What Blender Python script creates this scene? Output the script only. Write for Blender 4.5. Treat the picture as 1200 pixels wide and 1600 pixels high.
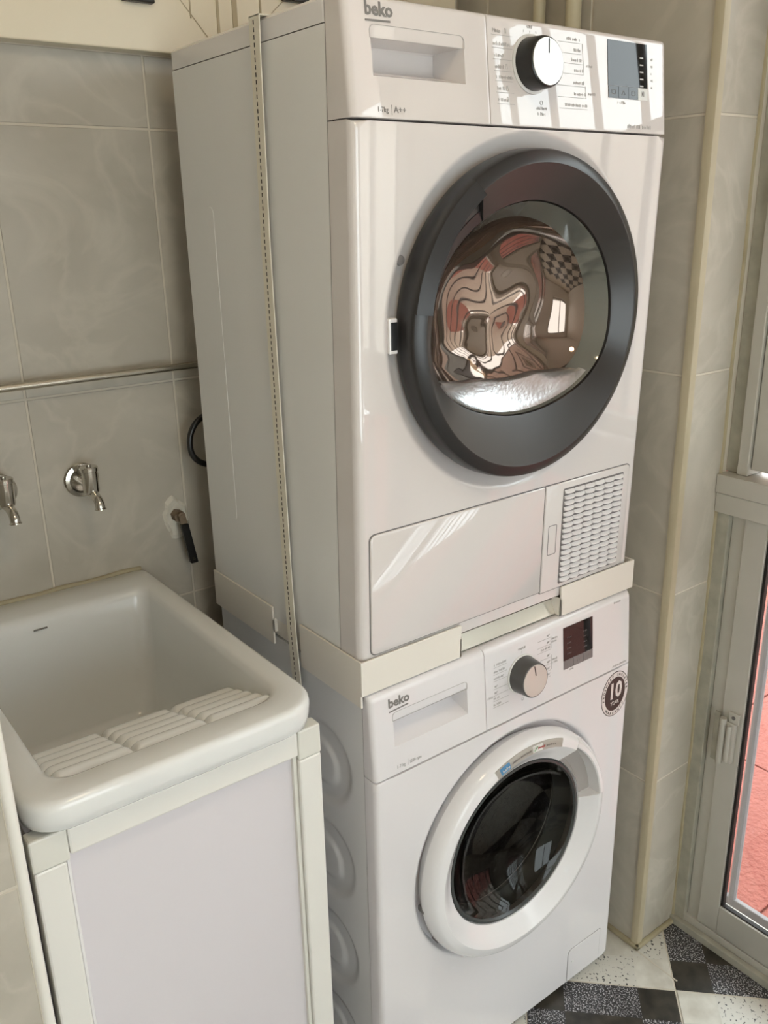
import bpy, bmesh, math, random
from mathutils import Vector, Matrix
random.seed(7)
PI = math.pi
S = bpy.context.scene
COL = S.collection
for o in list(bpy.data.objects):
    bpy.data.objects.remove(o)

# ---------------------------------------------------------------- camera, world, light, exposure
CAM = dict(loc=(-0.640193, -0.911558, 0.604382), yaw=0.645926, pitch=0.328029, roll=-0.020585, f=1366.77)
def make_camera():
    yaw, pitch, roll = CAM['yaw'], CAM['pitch'], CAM['roll']
    f = Vector((math.sin(yaw)*math.cos(pitch), math.cos(yaw)*math.cos(pitch), -math.sin(pitch)))
    r = Vector((math.cos(yaw), -math.sin(yaw), 0)); u = r.cross(f)
    r2 = r*math.cos(roll)+u*math.sin(roll); u2 = -r*math.sin(roll)+u*math.cos(roll)
    cd = bpy.data.cameras.new('camera'); co = bpy.data.objects.new('camera', cd); COL.objects.link(co)
    m = Matrix((r2, u2, -f)).transposed().to_4x4(); m.translation = Vector(CAM['loc']); co.matrix_world = m
    cd.sensor_fit = 'VERTICAL'; cd.sensor_height = 24.0; cd.sensor_width = 18.0
    cd.lens = CAM['f']/1600*24.0; cd.clip_start = 0.01
    S.camera = co
make_camera()
W = bpy.data.worlds.new('overcast_sky'); S.world = W; W.use_nodes = True
bg = W.node_tree.nodes['Background']; bg.inputs[0].default_value = (0.90, 0.955, 1.0, 1); bg.inputs[1].default_value = 12.0
S.view_settings.view_transform = 'Standard'; S.view_settings.look = 'None'
S.view_settings.gamma = 1.0; S.view_settings.use_curve_mapping = False
S.view_settings.exposure = -1.02

FLOOR = -0.904; CEIL = 1.56; YB = 0.555; XR = 0.672; YP = -0.044; XW = 0.80; XL = -0.487; YL = -0.05
LAMP_W = 7.5

# ---------------------------------------------------------------- materials
MATS = {}
def mat(name, col, rough=0.4, metal=0.0, spec=0.5, coat=0.0, bump=None, var=None, alpha=None, emis=None):
    m = bpy.data.materials.new(name); m.use_nodes = True
    nt = m.node_tree; b = nt.nodes['Principled BSDF']
    b.inputs['Base Color'].default_value = (*col, 1); b.inputs['Roughness'].default_value = rough
    b.inputs['Metallic'].default_value = metal; b.inputs['Specular IOR Level'].default_value = spec
    b.inputs['Coat Weight'].default_value = coat; b.inputs['Coat Roughness'].default_value = 0.04
    tc = nt.nodes.new('ShaderNodeTexCoord')
    if var:   # (scale, amount) slight colour mottling that belongs to the surface
        n = nt.nodes.new('ShaderNodeTexNoise'); n.inputs['Scale'].default_value = var[0]; n.inputs['Detail'].default_value = 4
        nt.links.new(tc.outputs['Object'], n.inputs['Vector'])
        mx = nt.nodes.new('ShaderNodeMix'); mx.data_type = 'RGBA'
        a = var[1]
        mx.inputs[6].default_value = (*[c*(1-a) for c in col], 1); mx.inputs[7].default_value = (*[min(1, c*(1+a)) for c in col], 1)
        nt.links.new(n.outputs['Fac'], mx.inputs[0]); nt.links.new(mx.outputs[2], b.inputs['Base Color'])
    if bump:  # (scale, strength, distance)
        n = nt.nodes.new('ShaderNodeTexNoise'); n.inputs['Scale'].default_value = bump[0]; n.inputs['Detail'].default_value = 3
        nt.links.new(tc.outputs['Object'], n.inputs['Vector'])
        bp = nt.nodes.new('ShaderNodeBump'); bp.inputs['Strength'].default_value = bump[1]; bp.inputs['Distance'].default_value = bump[2]
        nt.links.new(n.outputs['Fac'], bp.inputs['Height']); nt.links.new(bp.outputs[0], b.inputs['Normal'])
    if emis:
        b.inputs['Emission Color'].default_value = (*emis[0], 1); b.inputs['Emission Strength'].default_value = emis[1]
    MATS[name] = m
    return m
def glass_mat(name, tint, ior=1.45, refl=1.0):
    m = bpy.data.materials.new(name); m.use_nodes = True; nt = m.node_tree; nt.nodes.clear()
    out = nt.nodes.new('ShaderNodeOutputMaterial'); mix = nt.nodes.new('ShaderNodeMixShader')
    t = nt.nodes.new('ShaderNodeBsdfTransparent'); t.inputs[0].default_value = (*tint, 1)
    g = nt.nodes.new('ShaderNodeBsdfGlossy'); g.inputs['Roughness'].default_value = 0.0
    fr = nt.nodes.new('ShaderNodeFresnel'); ge = nt.nodes.new('ShaderNodeNewGeometry'); io = nt.nodes.new('ShaderNodeMath'); io.operation = 'MULTIPLY_ADD'
    io.inputs[1].default_value = 1/ior-ior; io.inputs[2].default_value = ior      # thin pane: both faces reflect alike
    nt.links.new(ge.outputs['Backfacing'], io.inputs[0]); nt.links.new(io.outputs[0], fr.inputs[0])
    mu = nt.nodes.new('ShaderNodeMath'); mu.operation = 'MULTIPLY'; mu.inputs[1].default_value = refl; nt.links.new(fr.outputs[0], mu.inputs[0]); nt.links.new(mu.outputs[0], mix.inputs[0]); nt.links.new(t.outputs[0], mix.inputs[1]); nt.links.new(g.outputs[0], mix.inputs[2])
    nt.links.new(mix.outputs[0], out.inputs[0]); MATS[name] = m; return m
def tile_mat(name, base, vein, dark):
    m = bpy.data.materials.new(name); m.use_nodes = True; nt = m.node_tree; b = nt.nodes['Principled BSDF']
    tc = nt.nodes.new('ShaderNodeTexCoord'); oi = nt.nodes.new('ShaderNodeObjectInfo')
    mul = nt.nodes.new('ShaderNodeMath'); mul.operation = 'MULTIPLY'; mul.inputs[1].default_value = 40
    nt.links.new(oi.outputs['Random'], mul.inputs[0])
    add = nt.nodes.new('ShaderNodeVectorMath'); add.operation = 'ADD'
    nt.links.new(tc.outputs['Object'], add.inputs[0]); nt.links.new(mul.outputs[0], add.inputs[1])
    n1 = nt.nodes.new('ShaderNodeTexNoise'); n1.inputs['Scale'].default_value = 7; n1.inputs['Detail'].default_value = 6; n1.inputs['Distortion'].default_value = 0.6
    nt.links.new(add.outputs[0], n1.inputs['Vector'])
    r1 = nt.nodes.new('ShaderNodeValToRGB'); r1.color_ramp.elements[0].position = 0.3; r1.color_ramp.elements[1].position = 0.72
    r1.color_ramp.elements[0].color = (*dark, 1); r1.color_ramp.elements[1].color = (*base, 1)
    nt.links.new(n1.outputs['Fac'], r1.inputs[0])
    n2 = nt.nodes.new('ShaderNodeTexNoise'); n2.inputs['Scale'].default_value = 5; n2.inputs['Detail'].default_value = 5; n2.inputs['Distortion'].default_value = 1.0
    nt.links.new(add.outputs[0], n2.inputs['Vector'])
    r2 = nt.nodes.new('ShaderNodeValToRGB'); e = r2.color_ramp.elements
    e[0].position = 0.45; e[0].color = (0, 0, 0, 1); e[1].position = 0.56; e[1].color = (0, 0, 0, 1)
    x = r2.color_ramp.elements.new(0.5); x.color = (0.30, 0.30, 0.30, 1)
    nt.links.new(n2.outputs['Fac'], r2.inputs[0])
    mx = nt.nodes.new('ShaderNodeMix'); mx.data_type = 'RGBA'; mx.inputs[7].default_value = (*vein, 1)
    nt.links.new(r2.outputs[0], mx.inputs[0]); nt.links.new(r1.outputs[0], mx.inputs[6]); nt.links.new(mx.outputs[2], b.inputs['Base Color'])
    b.inputs['Roughness'].default_value = 0.22
    bp = nt.nodes.new('ShaderNodeBump'); bp.inputs['Strength'].default_value = 0.12; bp.inputs['Distance'].default_value = 0.004
    n3 = nt.nodes.new('ShaderNodeTexNoise'); n3.inputs['Scale'].default_value = 18; nt.links.new(add.outputs[0], n3.inputs['Vector'])
    nt.links.new(n3.outputs['Fac'], bp.inputs['Height']); nt.links.new(bp.outputs[0], b.inputs['Normal'])
    MATS[name] = m; return m
def floor_tile_mat(name, plain_a, plain_b, sp_base, sp_dot, dot_scale, dot_cut):
    """30 cm tile printed with plain corner squares, speckled edge strips and a plain middle"""
    m = bpy.data.materials.new(name); m.use_nodes = True; nt = m.node_tree; b = nt.nodes['Principled BSDF']
    tc = nt.nodes.new('ShaderNodeTexCoord'); oi = nt.nodes.new('ShaderNodeObjectInfo')
    sep = nt.nodes.new('ShaderNodeSeparateXYZ'); nt.links.new(tc.outputs['Object'], sep.inputs[0])
    def inner(out):
        a = nt.nodes.new('ShaderNodeMath'); a.operation = 'ABSOLUTE'; nt.links.new(out, a.inputs[0])
        c = nt.nodes.new('ShaderNodeMath'); c.operation = 'LESS_THAN'; c.inputs[1].default_value = 0.075; nt.links.new(a.outputs[0], c.inputs[0]); return c
    ix, iy = inner(sep.outputs[0]), inner(sep.outputs[1])
    d = nt.nodes.new('ShaderNodeMath'); d.operation = 'SUBTRACT'; nt.links.new(ix.outputs[0], d.inputs[0]); nt.links.new(iy.outputs[0], d.inputs[1])
    mask = nt.nodes.new('ShaderNodeMath'); mask.operation = 'ABSOLUTE'; nt.links.new(d.outputs[0], mask.inputs[0])
    mul = nt.nodes.new('ShaderNodeMath'); mul.operation = 'MULTIPLY'; mul.inputs[1].default_value = 30; nt.links.new(oi.outputs['Random'], mul.inputs[0])
    add = nt.nodes.new('ShaderNodeVectorMath'); add.operation = 'ADD'; nt.links.new(tc.outputs['Object'], add.inputs[0]); nt.links.new(mul.outputs[0], add.inputs[1])
    n = nt.nodes.new('ShaderNodeTexNoise'); n.inputs['Scale'].default_value = 28; n.inputs['Detail'].default_value = 6; nt.links.new(add.outputs[0], n.inputs['Vector'])
    r = nt.nodes.new('ShaderNodeValToRGB'); r.color_ramp.elements[0].position = 0.35; r.color_ramp.elements[1].position = 0.7
    r.color_ramp.elements[0].color = (*plain_a, 1); r.color_ramp.elements[1].color = (*plain_b, 1); nt.links.new(n.outputs['Fac'], r.inputs[0])
    v = nt.nodes.new('ShaderNodeTexNoise'); v.inputs['Scale'].default_value = dot_scale; v.inputs['Detail'].default_value = 2; nt.links.new(add.outputs[0], v.inputs['Vector'])
    r2 = nt.nodes.new('ShaderNodeValToRGB'); r2.color_ramp.elements[0].position = dot_cut; r2.color_ramp.elements[1].position = dot_cut+0.05
    r2.color_ramp.elements[0].color = (*sp_base, 1); r2.color_ramp.elements[1].color = (*sp_dot, 1); nt.links.new(v.outputs['Fac'], r2.inputs[0])
    mx = nt.nodes.new('ShaderNodeMix'); mx.data_type = 'RGBA'; nt.links.new(mask.outputs[0], mx.inputs[0]); nt.links.new(r.outputs[0], mx.inputs[6]); nt.links.new(r2.outputs[0], mx.inputs[7])
    nt.links.new(mx.outputs[2], b.inputs['Base Color']); b.inputs['Roughness'].default_value = 0.35
    MATS[name] = m; return m

mat('white_gloss', (0.70, 0.66, 0.645), 0.02, spec=0.8)  # faint pink of bounced outdoor light is mixed into this white
mat('white_cool', (0.77, 0.745, 0.755), 0.03)
mat('white_panel', (0.79, 0.77, 0.77), 0.10)
mat('white_steel', (0.81, 0.81, 0.80), 0.22, bump=(9, 0.03, 0.002))
mat('white_door', (0.80, 0.79, 0.80), 0.10)
mat('kit_cream', (0.79, 0.75, 0.68), 0.3)
mat('grey_seam', (0.16, 0.15, 0.15), 0.6)
mat('charcoal', (0.020, 0.019, 0.020), 0.30)
mat('charcoal_face', (0.034, 0.031, 0.030), 0.28)
mat('black_plastic', (0.012, 0.012, 0.012), 0.3)
mat('knob_grey', (0.075, 0.072, 0.07), 0.3)
mat('silver_face', (0.70, 0.67, 0.62), 0.10, metal=0.3)
mat('display_black', (0.010, 0.009, 0.009), 0.03, spec=0.45)
mat('button_grey', (0.20, 0.19, 0.19), 0.25)
mat('print_grey', (0.20, 0.19, 0.18), 0.5)
mat('print_faint', (0.42, 0.40, 0.39), 0.5)
mat('print_white', (0.55, 0.55, 0.55), 0.5)
mat('grip_grey', (0.42, 0.39, 0.37), 0.25)
mat('label_taupe', (0.42, 0.39, 0.35), 0.35)
mat('label_blue', (0.10, 0.28, 0.50), 0.4)
mat('label_green', (0.15, 0.38, 0.10), 0.4)
mat('label_red', (0.60, 0.06, 0.05), 0.4)
mat('label_pale', (0.72, 0.72, 0.70), 0.4)
mat('sticker_dark', (0.035, 0.030, 0.028), 0.25)
mat('sticker_foil', (0.78, 0.74, 0.72), 0.25, metal=0.1)
mat('smoked_bowl', (0.24, 0.185, 0.155), 0.035, metal=0.9)
mat('bowl_edge', (0.17, 0.17, 0.15), 0.05, metal=0.3, coat=0.6)
mat('drum_steel', (0.50, 0.50, 0.51), 0.24, metal=0.85, bump=(160, 0.2, 0.002))
mat('drum_dark', (0.02, 0.018, 0.017), 0.6, bump=(60, 0.5, 0.006))
mat('gasket', (0.05, 0.055, 0.055), 0.3)
mat('galvanised', (0.82, 0.79, 0.72), 0.15, metal=0.7)
mat('ceramic', (0.77, 0.775, 0.76), 0.09, var=(6, 0.03))
mat('caulk', (0.40, 0.35, 0.23), 0.6, var=(30, 0.2))
mat('cab_frame', (0.78, 0.765, 0.72), 0.32)
mat('cab_joint', (0.72, 0.71, 0.65), 0.38)
mat('cab_panel', (0.69, 0.655, 0.68), 0.42)
mat('strap_webbing', (0.78, 0.74, 0.63), 0.75, bump=(220, 0.25, 0.001))
mat('stitch', (0.06, 0.05, 0.04), 0.8)
mat('chrome', (0.62, 0.60, 0.56), 0.12, metal=1.0)
mat('stainless', (0.60, 0.57, 0.50), 0.22, metal=1.0)
mat('rust', (0.20, 0.15, 0.10), 0.7, metal=0.3, bump=(90, 0.8, 0.004))
mat('mortar', (0.66, 0.62, 0.53), 0.9, bump=(60, 1.0, 0.006), var=(40, 0.2))
mat('grout', (0.60, 0.55, 0.46), 0.8, var=(25, 0.12))
mat('cream_wall', (0.86, 0.77, 0.60), 0.2, bump=(5, 0.05, 0.004))
mat('cream_groove', (0.50, 0.42, 0.28), 0.6)
mat('ceiling_paint', (0.84, 0.80, 0.72), 0.8)
mat('trim_beige', (0.45, 0.39, 0.27), 0.4, var=(20, 0.12))
mat('trim_white', (0.82, 0.80, 0.74), 0.3, var=(12, 0.05))
mat('pipe_cream', (0.60, 0.54, 0.38), 0.45)
mat('aluminium', (0.54, 0.52, 0.47), 0.38, metal=0.35, var=(9, 0.1))
mat('aluminium_dirty', (0.40, 0.385, 0.32), 0.55, metal=0.2, var=(30, 0.35))
mat('rubber', (0.010, 0.008, 0.008), 0.6)
mat('bar_paint', (0.30, 0.29, 0.30), 0.45)
mat('pink_render', (0.36, 0.115, 0.09), 0.85, bump=(70, 0.9, 0.012), var=(16, 0.16))
mat('beige_render', (0.50, 0.43, 0.36), 0.9, var=(3, 0.1))
mat('pink_joint', (0.30, 0.11, 0.085), 0.9)
mat('lamp_glass', (0.9, 0.85, 0.75), 0.4, emis=((1.0, 0.80, 0.52), 6.0))
mat('lamp_metal', (0.6, 0.55, 0.45), 0.3, metal=0.9)
glass_mat('window_glass', (0.96, 0.98, 0.97))
glass_mat('door_glass', (0.50, 0.50, 0.48), 1.45, 0.8)
tile_mat('wall_tile', (0.525, 0.485, 0.415), (0.62, 0.575, 0.49), (0.435, 0.40, 0.335))
floor_tile_mat('floor_tile_black', (0.018, 0.016, 0.013), (0.060, 0.052, 0.040), (0.025, 0.024, 0.027), (0.50, 0.50, 0.52), 330, 0.54)
floor_tile_mat('floor_tile_white', (0.55, 0.52, 0.45), (0.70, 0.68, 0.61), (0.62, 0.60, 0.54), (0.05, 0.05, 0.05), 150, 0.605)

# ---------------------------------------------------------------- helpers
def obj(name, bm, m, parent=None, smooth=False, angle=35):
    """link a bmesh (world coordinates) as ONE mesh object"""
    me = bpy.data.meshes.new(name)
    bmesh.ops.recalc_face_normals(bm, faces=bm.faces)
    bm.to_mesh(me); bm.free()
    return link(name, me, m, parent, smooth, angle)
def root_loc(o):
    v = Vector((0, 0, 0))
    while o is not None:
        v = v + o.location; o = o.parent
    return v
def link(name, me, m, parent=None, smooth=False, angle=35):
    if m and not me.materials: me.materials.append(MATS[m])
    o = bpy.data.objects.new(name, me); COL.objects.link(o)
    if parent is not None:
        off = root_loc(parent)
        me.transform(Matrix.Translation(-off)); o.parent = parent
    if smooth:
        me.shade_smooth()
        try: me.set_sharp_from_angle(angle=math.radians(angle))
        except Exception: pass
    return o
def tag(o, label=None, cat=None, group=None, kind=None):
    if label: o['label'] = label
    if cat: o['category'] = cat
    if group: o['group'] = group
    if kind: o['kind'] = kind
    return o
def thing(name, label, cat, loc, group=None):
    o = bpy.data.objects.new(name, None); COL.objects.link(o); o.location = loc; o.empty_display_size = 0.05
    return tag(o, label, cat, group)
def struct(name, label, loc=None):
    o = bpy.data.objects.new(name, None); COL.objects.link(o); o.location = loc or (0, 0, 0)
    o['kind'] = 'structure'; o['label'] = label; return o
def B(): return bmesh.new()
def box(bm, a, b, bev=0.0):
    x0, y0, z0 = a; x1, y1, z1 = b
    t = bmesh.new() if bev else bm
    vs = [t.verts.new((x, y, z)) for x in (x0, x1) for y in (y0, y1) for z in (z0, z1)]
    for f in ((0, 1, 3, 2), (4, 6, 7, 5), (0, 4, 5, 1), (2, 3, 7, 6), (0, 2, 6, 4), (1, 5, 7, 3)): t.faces.new([vs[i] for i in f])
    if bev:
        bmesh.ops.recalc_face_normals(t, faces=t.faces)
        bmesh.ops.bevel(t, geom=t.edges[:], offset=bev, segments=2, profile=0.5, affect='EDGES')
        merge(bm, t)
    return bm
def merge(bm, t):
    me = bpy.data.meshes.new('tmp'); t.to_mesh(me); t.free(); bm.from_mesh(me); bpy.data.meshes.remove(me)
def xform(bm, fn):
    for v in bm.verts: v.co = Vector(fn(*v.co))
    return bm
def loft(bm, loops, close=True, cap0=False, cap1=False):
    L = [[bm.verts.new(p) for p in lp] for lp in loops]; n = len(L[0])
    for a, b in zip(L, L[1:]):
        for i in range(n if close else n-1):
            j = (i+1) % n
            try: bm.faces.new((a[i], a[j], b[j], b[i]))
            except ValueError: pass
    if cap0: bm.faces.new(L[0])
    if cap1: bm.faces.new(list(reversed(L[-1])))
    return bm
def tube(bm, pts, r, n=12, caps=True):
    pts = [Vector(p) for p in pts]; rs = r if isinstance(r, (list, tuple)) else [r]*len(pts)
    loops = []; prev = None
    for i, p in enumerate(pts):
        d = (pts[min(i+1, len(pts)-1)]-pts[max(i-1, 0)]).normalized()
        if prev is None:
            s = d.orthogonal().normalized()
        else:
            s = (prev-d*prev.dot(d)).normalized()
        prev = s; t = d.cross(s)
        loops.append([p+(s*math.cos(2*PI*k/n)+t*math.sin(2*PI*k/n))*rs[i] for k in range(n)])
    return loft(bm, loops, True, caps, caps)
def spline(pts, n=8):
    P = [Vector(p) for p in pts]; out = []
    for i in range(len(P)-1):
        a, b, c, d = P[max(i-1, 0)], P[i], P[i+1], P[min(i+2, len(P)-1)]
        for k in range(n):
            t = k/n
            out.append(0.5*((2*b)+(c-a)*t+(2*a-5*b+4*c-d)*t*t+(3*b-a-3*c+d)*t**3))
    return out+[P[-1]]
def rrect(x0, x1, y0, y1, r, n=6):
    """rounded rectangle outline; r one radius or four (x1y1, x0y1, x0y0, x1y0)"""
    rs = r if isinstance(r, (list, tuple)) else (r,)*4; out = []
    for (cx, cy, sx, sy, a0), rr in zip(((x1, y1, -1, -1, 0), (x0, y1, 1, -1, PI/2), (x0, y0, 1, 1, PI), (x1, y0, -1, 1, 1.5*PI)), rs):
        for k in range(n+1):
            a = a0+PI/2*k/n
            out.append((cx+sx*rr+rr*math.cos(a), cy+sy*rr+rr*math.sin(a)))
    return out
def prism(bm, outline, d0, d1, fn, ch=0.0):
    """extrude a 2D outline (u, v) from depth d0 (back) to d1 (front) with fn(u, v, w)->xyz; ch chamfers the front edge"""
    loops = [[fn(u, v, d0) for u, v in outline]]
    if ch:
        cx = sum(u for u, v in outline)/len(outline); cy = sum(v for u, v in outline)/len(outline)
        su = max(abs(u-cx) for u, v in outline); sv = max(abs(v-cy) for u, v in outline)
        ins = [(cx+(u-cx)*(1-ch/su), cy+(v-cy)*(1-ch/sv)) for u, v in outline]
        loops += [[fn(u, v, d1-ch) for u, v in outline], [fn(u, v, d1) for u, v in ins]]
    else:
        loops += [[fn(u, v, d1) for u, v in outline]]
    return loft(bm, loops, True, True, True)
def frame_line(bm, outline, t, d0, d1, fn):
    """thin closed band following an outline"""
    n = len(outline); inn = []
    for i in range(n):
        p0, p, p1 = Vector(outline[i-1]), Vector(outline[i]), Vector(outline[(i+1) % n])
        d = (p1-p0).normalized(); inn.append(p+Vector((-d.y, d.x))*t)
    loops = [[fn(u, v, d0) for u, v in outline], [fn(u, v, d1) for u, v in outline], [fn(p.x, p.y, d1) for p in inn], [fn(p.x, p.y, d0) for p in inn]]
    return loft(bm, loops+[loops[0]])
def polar(bm, thetas, profs, fn, close=True, cap=False):
    """loft of radial profiles: profs[i] is a list of (r, w) at angle thetas[i]"""
    n = len(profs[0]); loops = [[fn(p[k][0]*math.cos(t), p[k][0]*math.sin(t), p[k][1]) for t, p in zip(thetas, profs)] for k in range(n)]
    return loft(bm, loops, close, False, cap)
def lathe_y(bm, prof, fn, n=64, cap0=False, cap1=False):
    loops = [[fn(r*math.cos(2*PI*k/n), r*math.sin(2*PI*k/n), w) for k in range(n)] for r, w in prof]
    return loft(bm, loops, True, cap0, cap1)
def text_mesh(bm, s, size, fn, u, v, w, align='LEFT', ext=0.0002, sx=1.0, bold=0.0, shear=0.0, rot=0.0):
    cu = bpy.data.curves.new('t', 'FONT'); cu.body = s; cu.size = size; cu.align_x = align; cu.extrude = ext; cu.resolution_u = 2; cu.shear = shear
    cu.offset = bold
    o = bpy.data.objects.new('t', cu); me = o.to_mesh()
    t = bmesh.new(); t.from_mesh(me); o.to_mesh_clear(); bpy.data.objects.remove(o); bpy.data.curves.remove(cu)
    c, sn = math.cos(rot), math.sin(rot)
    for q in t.verts:
        a, b = q.co.x*sx, q.co.y
        q.co = Vector(fn(u+a*c-b*sn, v+a*sn+b*c, w+q.co.z))
    merge(bm, t)
def smallprint(bm, u, v, width, h, fn, w, rnd):
    """tiny illegible print: a row of letter-high strokes"""
    x = u
    while x < u+width:
        k = rnd.uniform(0.6, 1.0)*h; dx = h*rnd.uniform(0.18, 0.3)
        prism(bm, [(x, v), (x+dx, v), (x+dx, v+k), (x, v+k)], w-0.0004, w, fn)
        if rnd.random() < 0.6: prism(bm, [(x, v+k*0.45), (x+h*0.5, v+k*0.45), (x+h*0.5, v+k*0.65), (x, v+k*0.65)], w-0.0004, w, fn)
        x += h*rnd.uniform(0.5, 0.75)
        if rnd.random() < 0.12: x += h*0.5
def hline(bm, u0, v0, u1, v1, t, fn, w):
    d = Vector((u1-u0, v1-v0)).normalized(); nrm = Vector((-d.y, d.x))*t/2
    prism(bm, [(u0-nrm.x, v0-nrm.y), (u1-nrm.x, v1-nrm.y), (u1+nrm.x, v1+nrm.y), (u0+nrm.x, v0+nrm.y)], w-0.0003, w, fn)
def linspace(a, b, n): return [a+(b-a)*i/(n-1) for i in range(n)]
def edge_drop(d, r):
    return 0.0 if d >= r else -(r-math.sqrt(max(0.0, r*r-(r-d)**2)))
def relief(bm, us, vs, wf, fn, hole=None, skirt=None):
    """grid sheet at depth wf(u, v); hole=(u0,u1,v0,v1) leaves an opening; skirt: depth to which the border turns back"""
    G = [[bm.verts.new(fn(u, v, wf(u, v))) for v in vs] for u in us]
    for i in range(len(us)-1):
        for j in range(len(vs)-1):
            if hole:
                cu, cv = (us[i]+us[i+1])/2, (vs[j]+vs[j+1])/2
                if hole[0] < cu < hole[1] and hole[2] < cv < hole[3]: continue
            bm.faces.new((G[i][j], G[i+1][j], G[i+1][j+1], G[i][j+1]))
    if skirt is not None:
        nu, nv = len(us)-1, len(vs)-1
        ring = [(i, 0) for i in range(nu)]+[(nu, j) for j in range(nv)]+[(i, nv) for i in range(nu, 0, -1)]+[(0, j) for j in range(nv, 0, -1)]
        back = [bm.verts.new(fn(us[i], vs[j], skirt(vs[j]) if callable(skirt) else skirt)) for i, j in ring]
        for k in range(len(ring)):
            a, b = ring[k], ring[(k+1) % len(ring)]
            bm.faces.new((G[a[0]][a[1]], G[b[0]][b[1]], back[(k+1) % len(ring)], back[k]))
    return bm
def edges_for(a, b, r, extra=(), n=6):
    e = [a+r*(1-math.cos(PI/2*k/n)) for k in range(n+1)]+[b-r*(1-math.cos(PI/2*k/n)) for k in range(n+1)]+[a+r+0.0015, b-r-0.0015]+list(extra)
    return sorted(set(round(x, 6) for x in e))
def pocket(bm, u0, u1, prof, fn, taper=0.0):
    """recess: profile of (v, w) from its top edge to its bottom edge, extruded between u0 and u1, with end walls"""
    A = [bm.verts.new(fn(u0+(taper if 0 < i < len(prof)-1 and prof[i][1] < -0.01 else 0), v, w)) for i, (v, w) in enumerate(prof)]
    C = [bm.verts.new(fn(u1-(taper if 0 < i < len(prof)-1 and prof[i][1] < -0.01 else 0), v, w)) for i, (v, w) in enumerate(prof)]
    for i in range(len(prof)-1): bm.faces.new((A[i], C[i], C[i+1], A[i+1]))
    bm.faces.new(A); bm.faces.new(list(reversed(C)))
    return bm

# ---------------------------------------------------------------- the room: tiled walls
TW, TH, GAP = 0.257, 0.4115, 0.0028
_tile_cache = {}
def tile_mesh(w, h, t, m, ch=0.0014, nm='tile'):
    key = (round(w, 4), round(h, 4), round(t, 4), m)
    if key not in _tile_cache:
        bm = B(); o = [(-w/2, -h/2), (w/2, -h/2), (w/2, h/2), (-w/2, h/2)]
        prism(bm, o, 0.0, t, lambda u, v, d: (u, v, d), ch)
        bmesh.ops.recalc_face_normals(bm, faces=bm.faces)
        me = bpy.data.meshes.new(nm); bm.to_mesh(me); bm.free(); me.materials.append(MATS[m]); _tile_cache[key] = me
    return _tile_cache[key]
def put_tile(parent, w, h, m, mtx, t=0.006, name='tile'):
    o = bpy.data.objects.new(name, tile_mesh(w, h, t, m)); COL.objects.link(o); o.parent = parent; o.matrix_local = mtx
    return o
def basis(u, v, n, p):
    m = Matrix((u, v, n)).transposed().to_4x4(); m.translation = Vector(p); return m
def tile_wall(parent, origin, udir, n, cuts_u, cuts_v):
    """one tile object between every pair of neighbouring cuts; udir runs along the wall, n faces the room"""
    u = Vector(udir); v = Vector((0, 0, 1)); nn = Vector(n); og = Vector(origin)
    if u.cross(v).dot(nn) < 0:      # keep a right-handed frame
        u2 = -u
    else: u2 = u
    for a, b in zip(cuts_u, cuts_u[1:]):
        for c, d in zip(cuts_v, cuts_v[1:]):
            p = og+u*((a+b)/2)+v*((c+d)/2)
            put_tile(parent, b-a-GAP, d-c-GAP, 'wall_tile', basis(u2, v, nn, p))
ZC = [FLOOR, -0.4915, -0.080, 0.3315, 0.743]
T = 0.006   # tile thickness; wall planes named above are the tile faces

wb = struct('wall_back', 'back wall clad in greige marbled tiles behind the sink and dryer')
bm = B(); box(bm, (-1.4, YB+0.0011, FLOOR), (1.0, YB+T+0.12, CEIL)); obj('wall_base', bm, 'grout', wb)
tile_wall(wb, (0, YB+T, 0), (1, 0, 0), (0, -1, 0), [-0.487, -0.256, 0.001, 0.258, 0.515, 0.678], ZC+[0.853])
bm = B(); box(bm, (-0.60, YB-0.032, 0.853), (0.64, YB+T, CEIL-0.001), 0.002); cp = obj('upper_cladding', bm, 'cream_wall', wb)
cp['label'] = 'glossy cream cladding above the tiles'
for gx, gw in ((0.0755, 0.0010), (0.124, 0.0022), (0.155, 0.0045), (0.204, 0.0016)):
    bm = B(); z0 = 0.906 if gx < 0.1 else 0.8535
    box(bm, (gx-gw, YB-0.0335, z0), (gx+gw, YB-0.0315, CEIL-0.01)); obj('cladding_batten', bm, 'cream_groove', wb)
for pts in (((0.050, 0.941), (0.125, 0.857)), ((0.225, 0.928), (0.27, 0.967))):
    bm = B(); hline(bm, pts[0][0], pts[0][1], pts[1][0], pts[1][1], 0.0013, lambda u, v, w: (u, YB-0.032-w, v), 0.001); obj('cladding_joint', bm, 'cream_groove', wb)

wr = struct('wall_right', 'tiled side wall and pillar to the right of the machines')
bm = B(); box(bm, (XR+0.0011, YP+0.0011, FLOOR), (XW+0.02, YB+T+0.1, CEIL)); obj('wall_base', bm, 'grout', wr)
tile_wall(wr, (XR+T, 0, 0), (0, 1, 0), (-1, 0, 0), [YP+0.008, 0.21, 0.467, YB], ZC+[1.1545, CEIL])
tile_wall(wr, (0, YP+T, 0), (1, 0, 0), (0, -1, 0), [XR+0.010, XW-0.002], ZC+[1.1545, CEIL])

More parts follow.
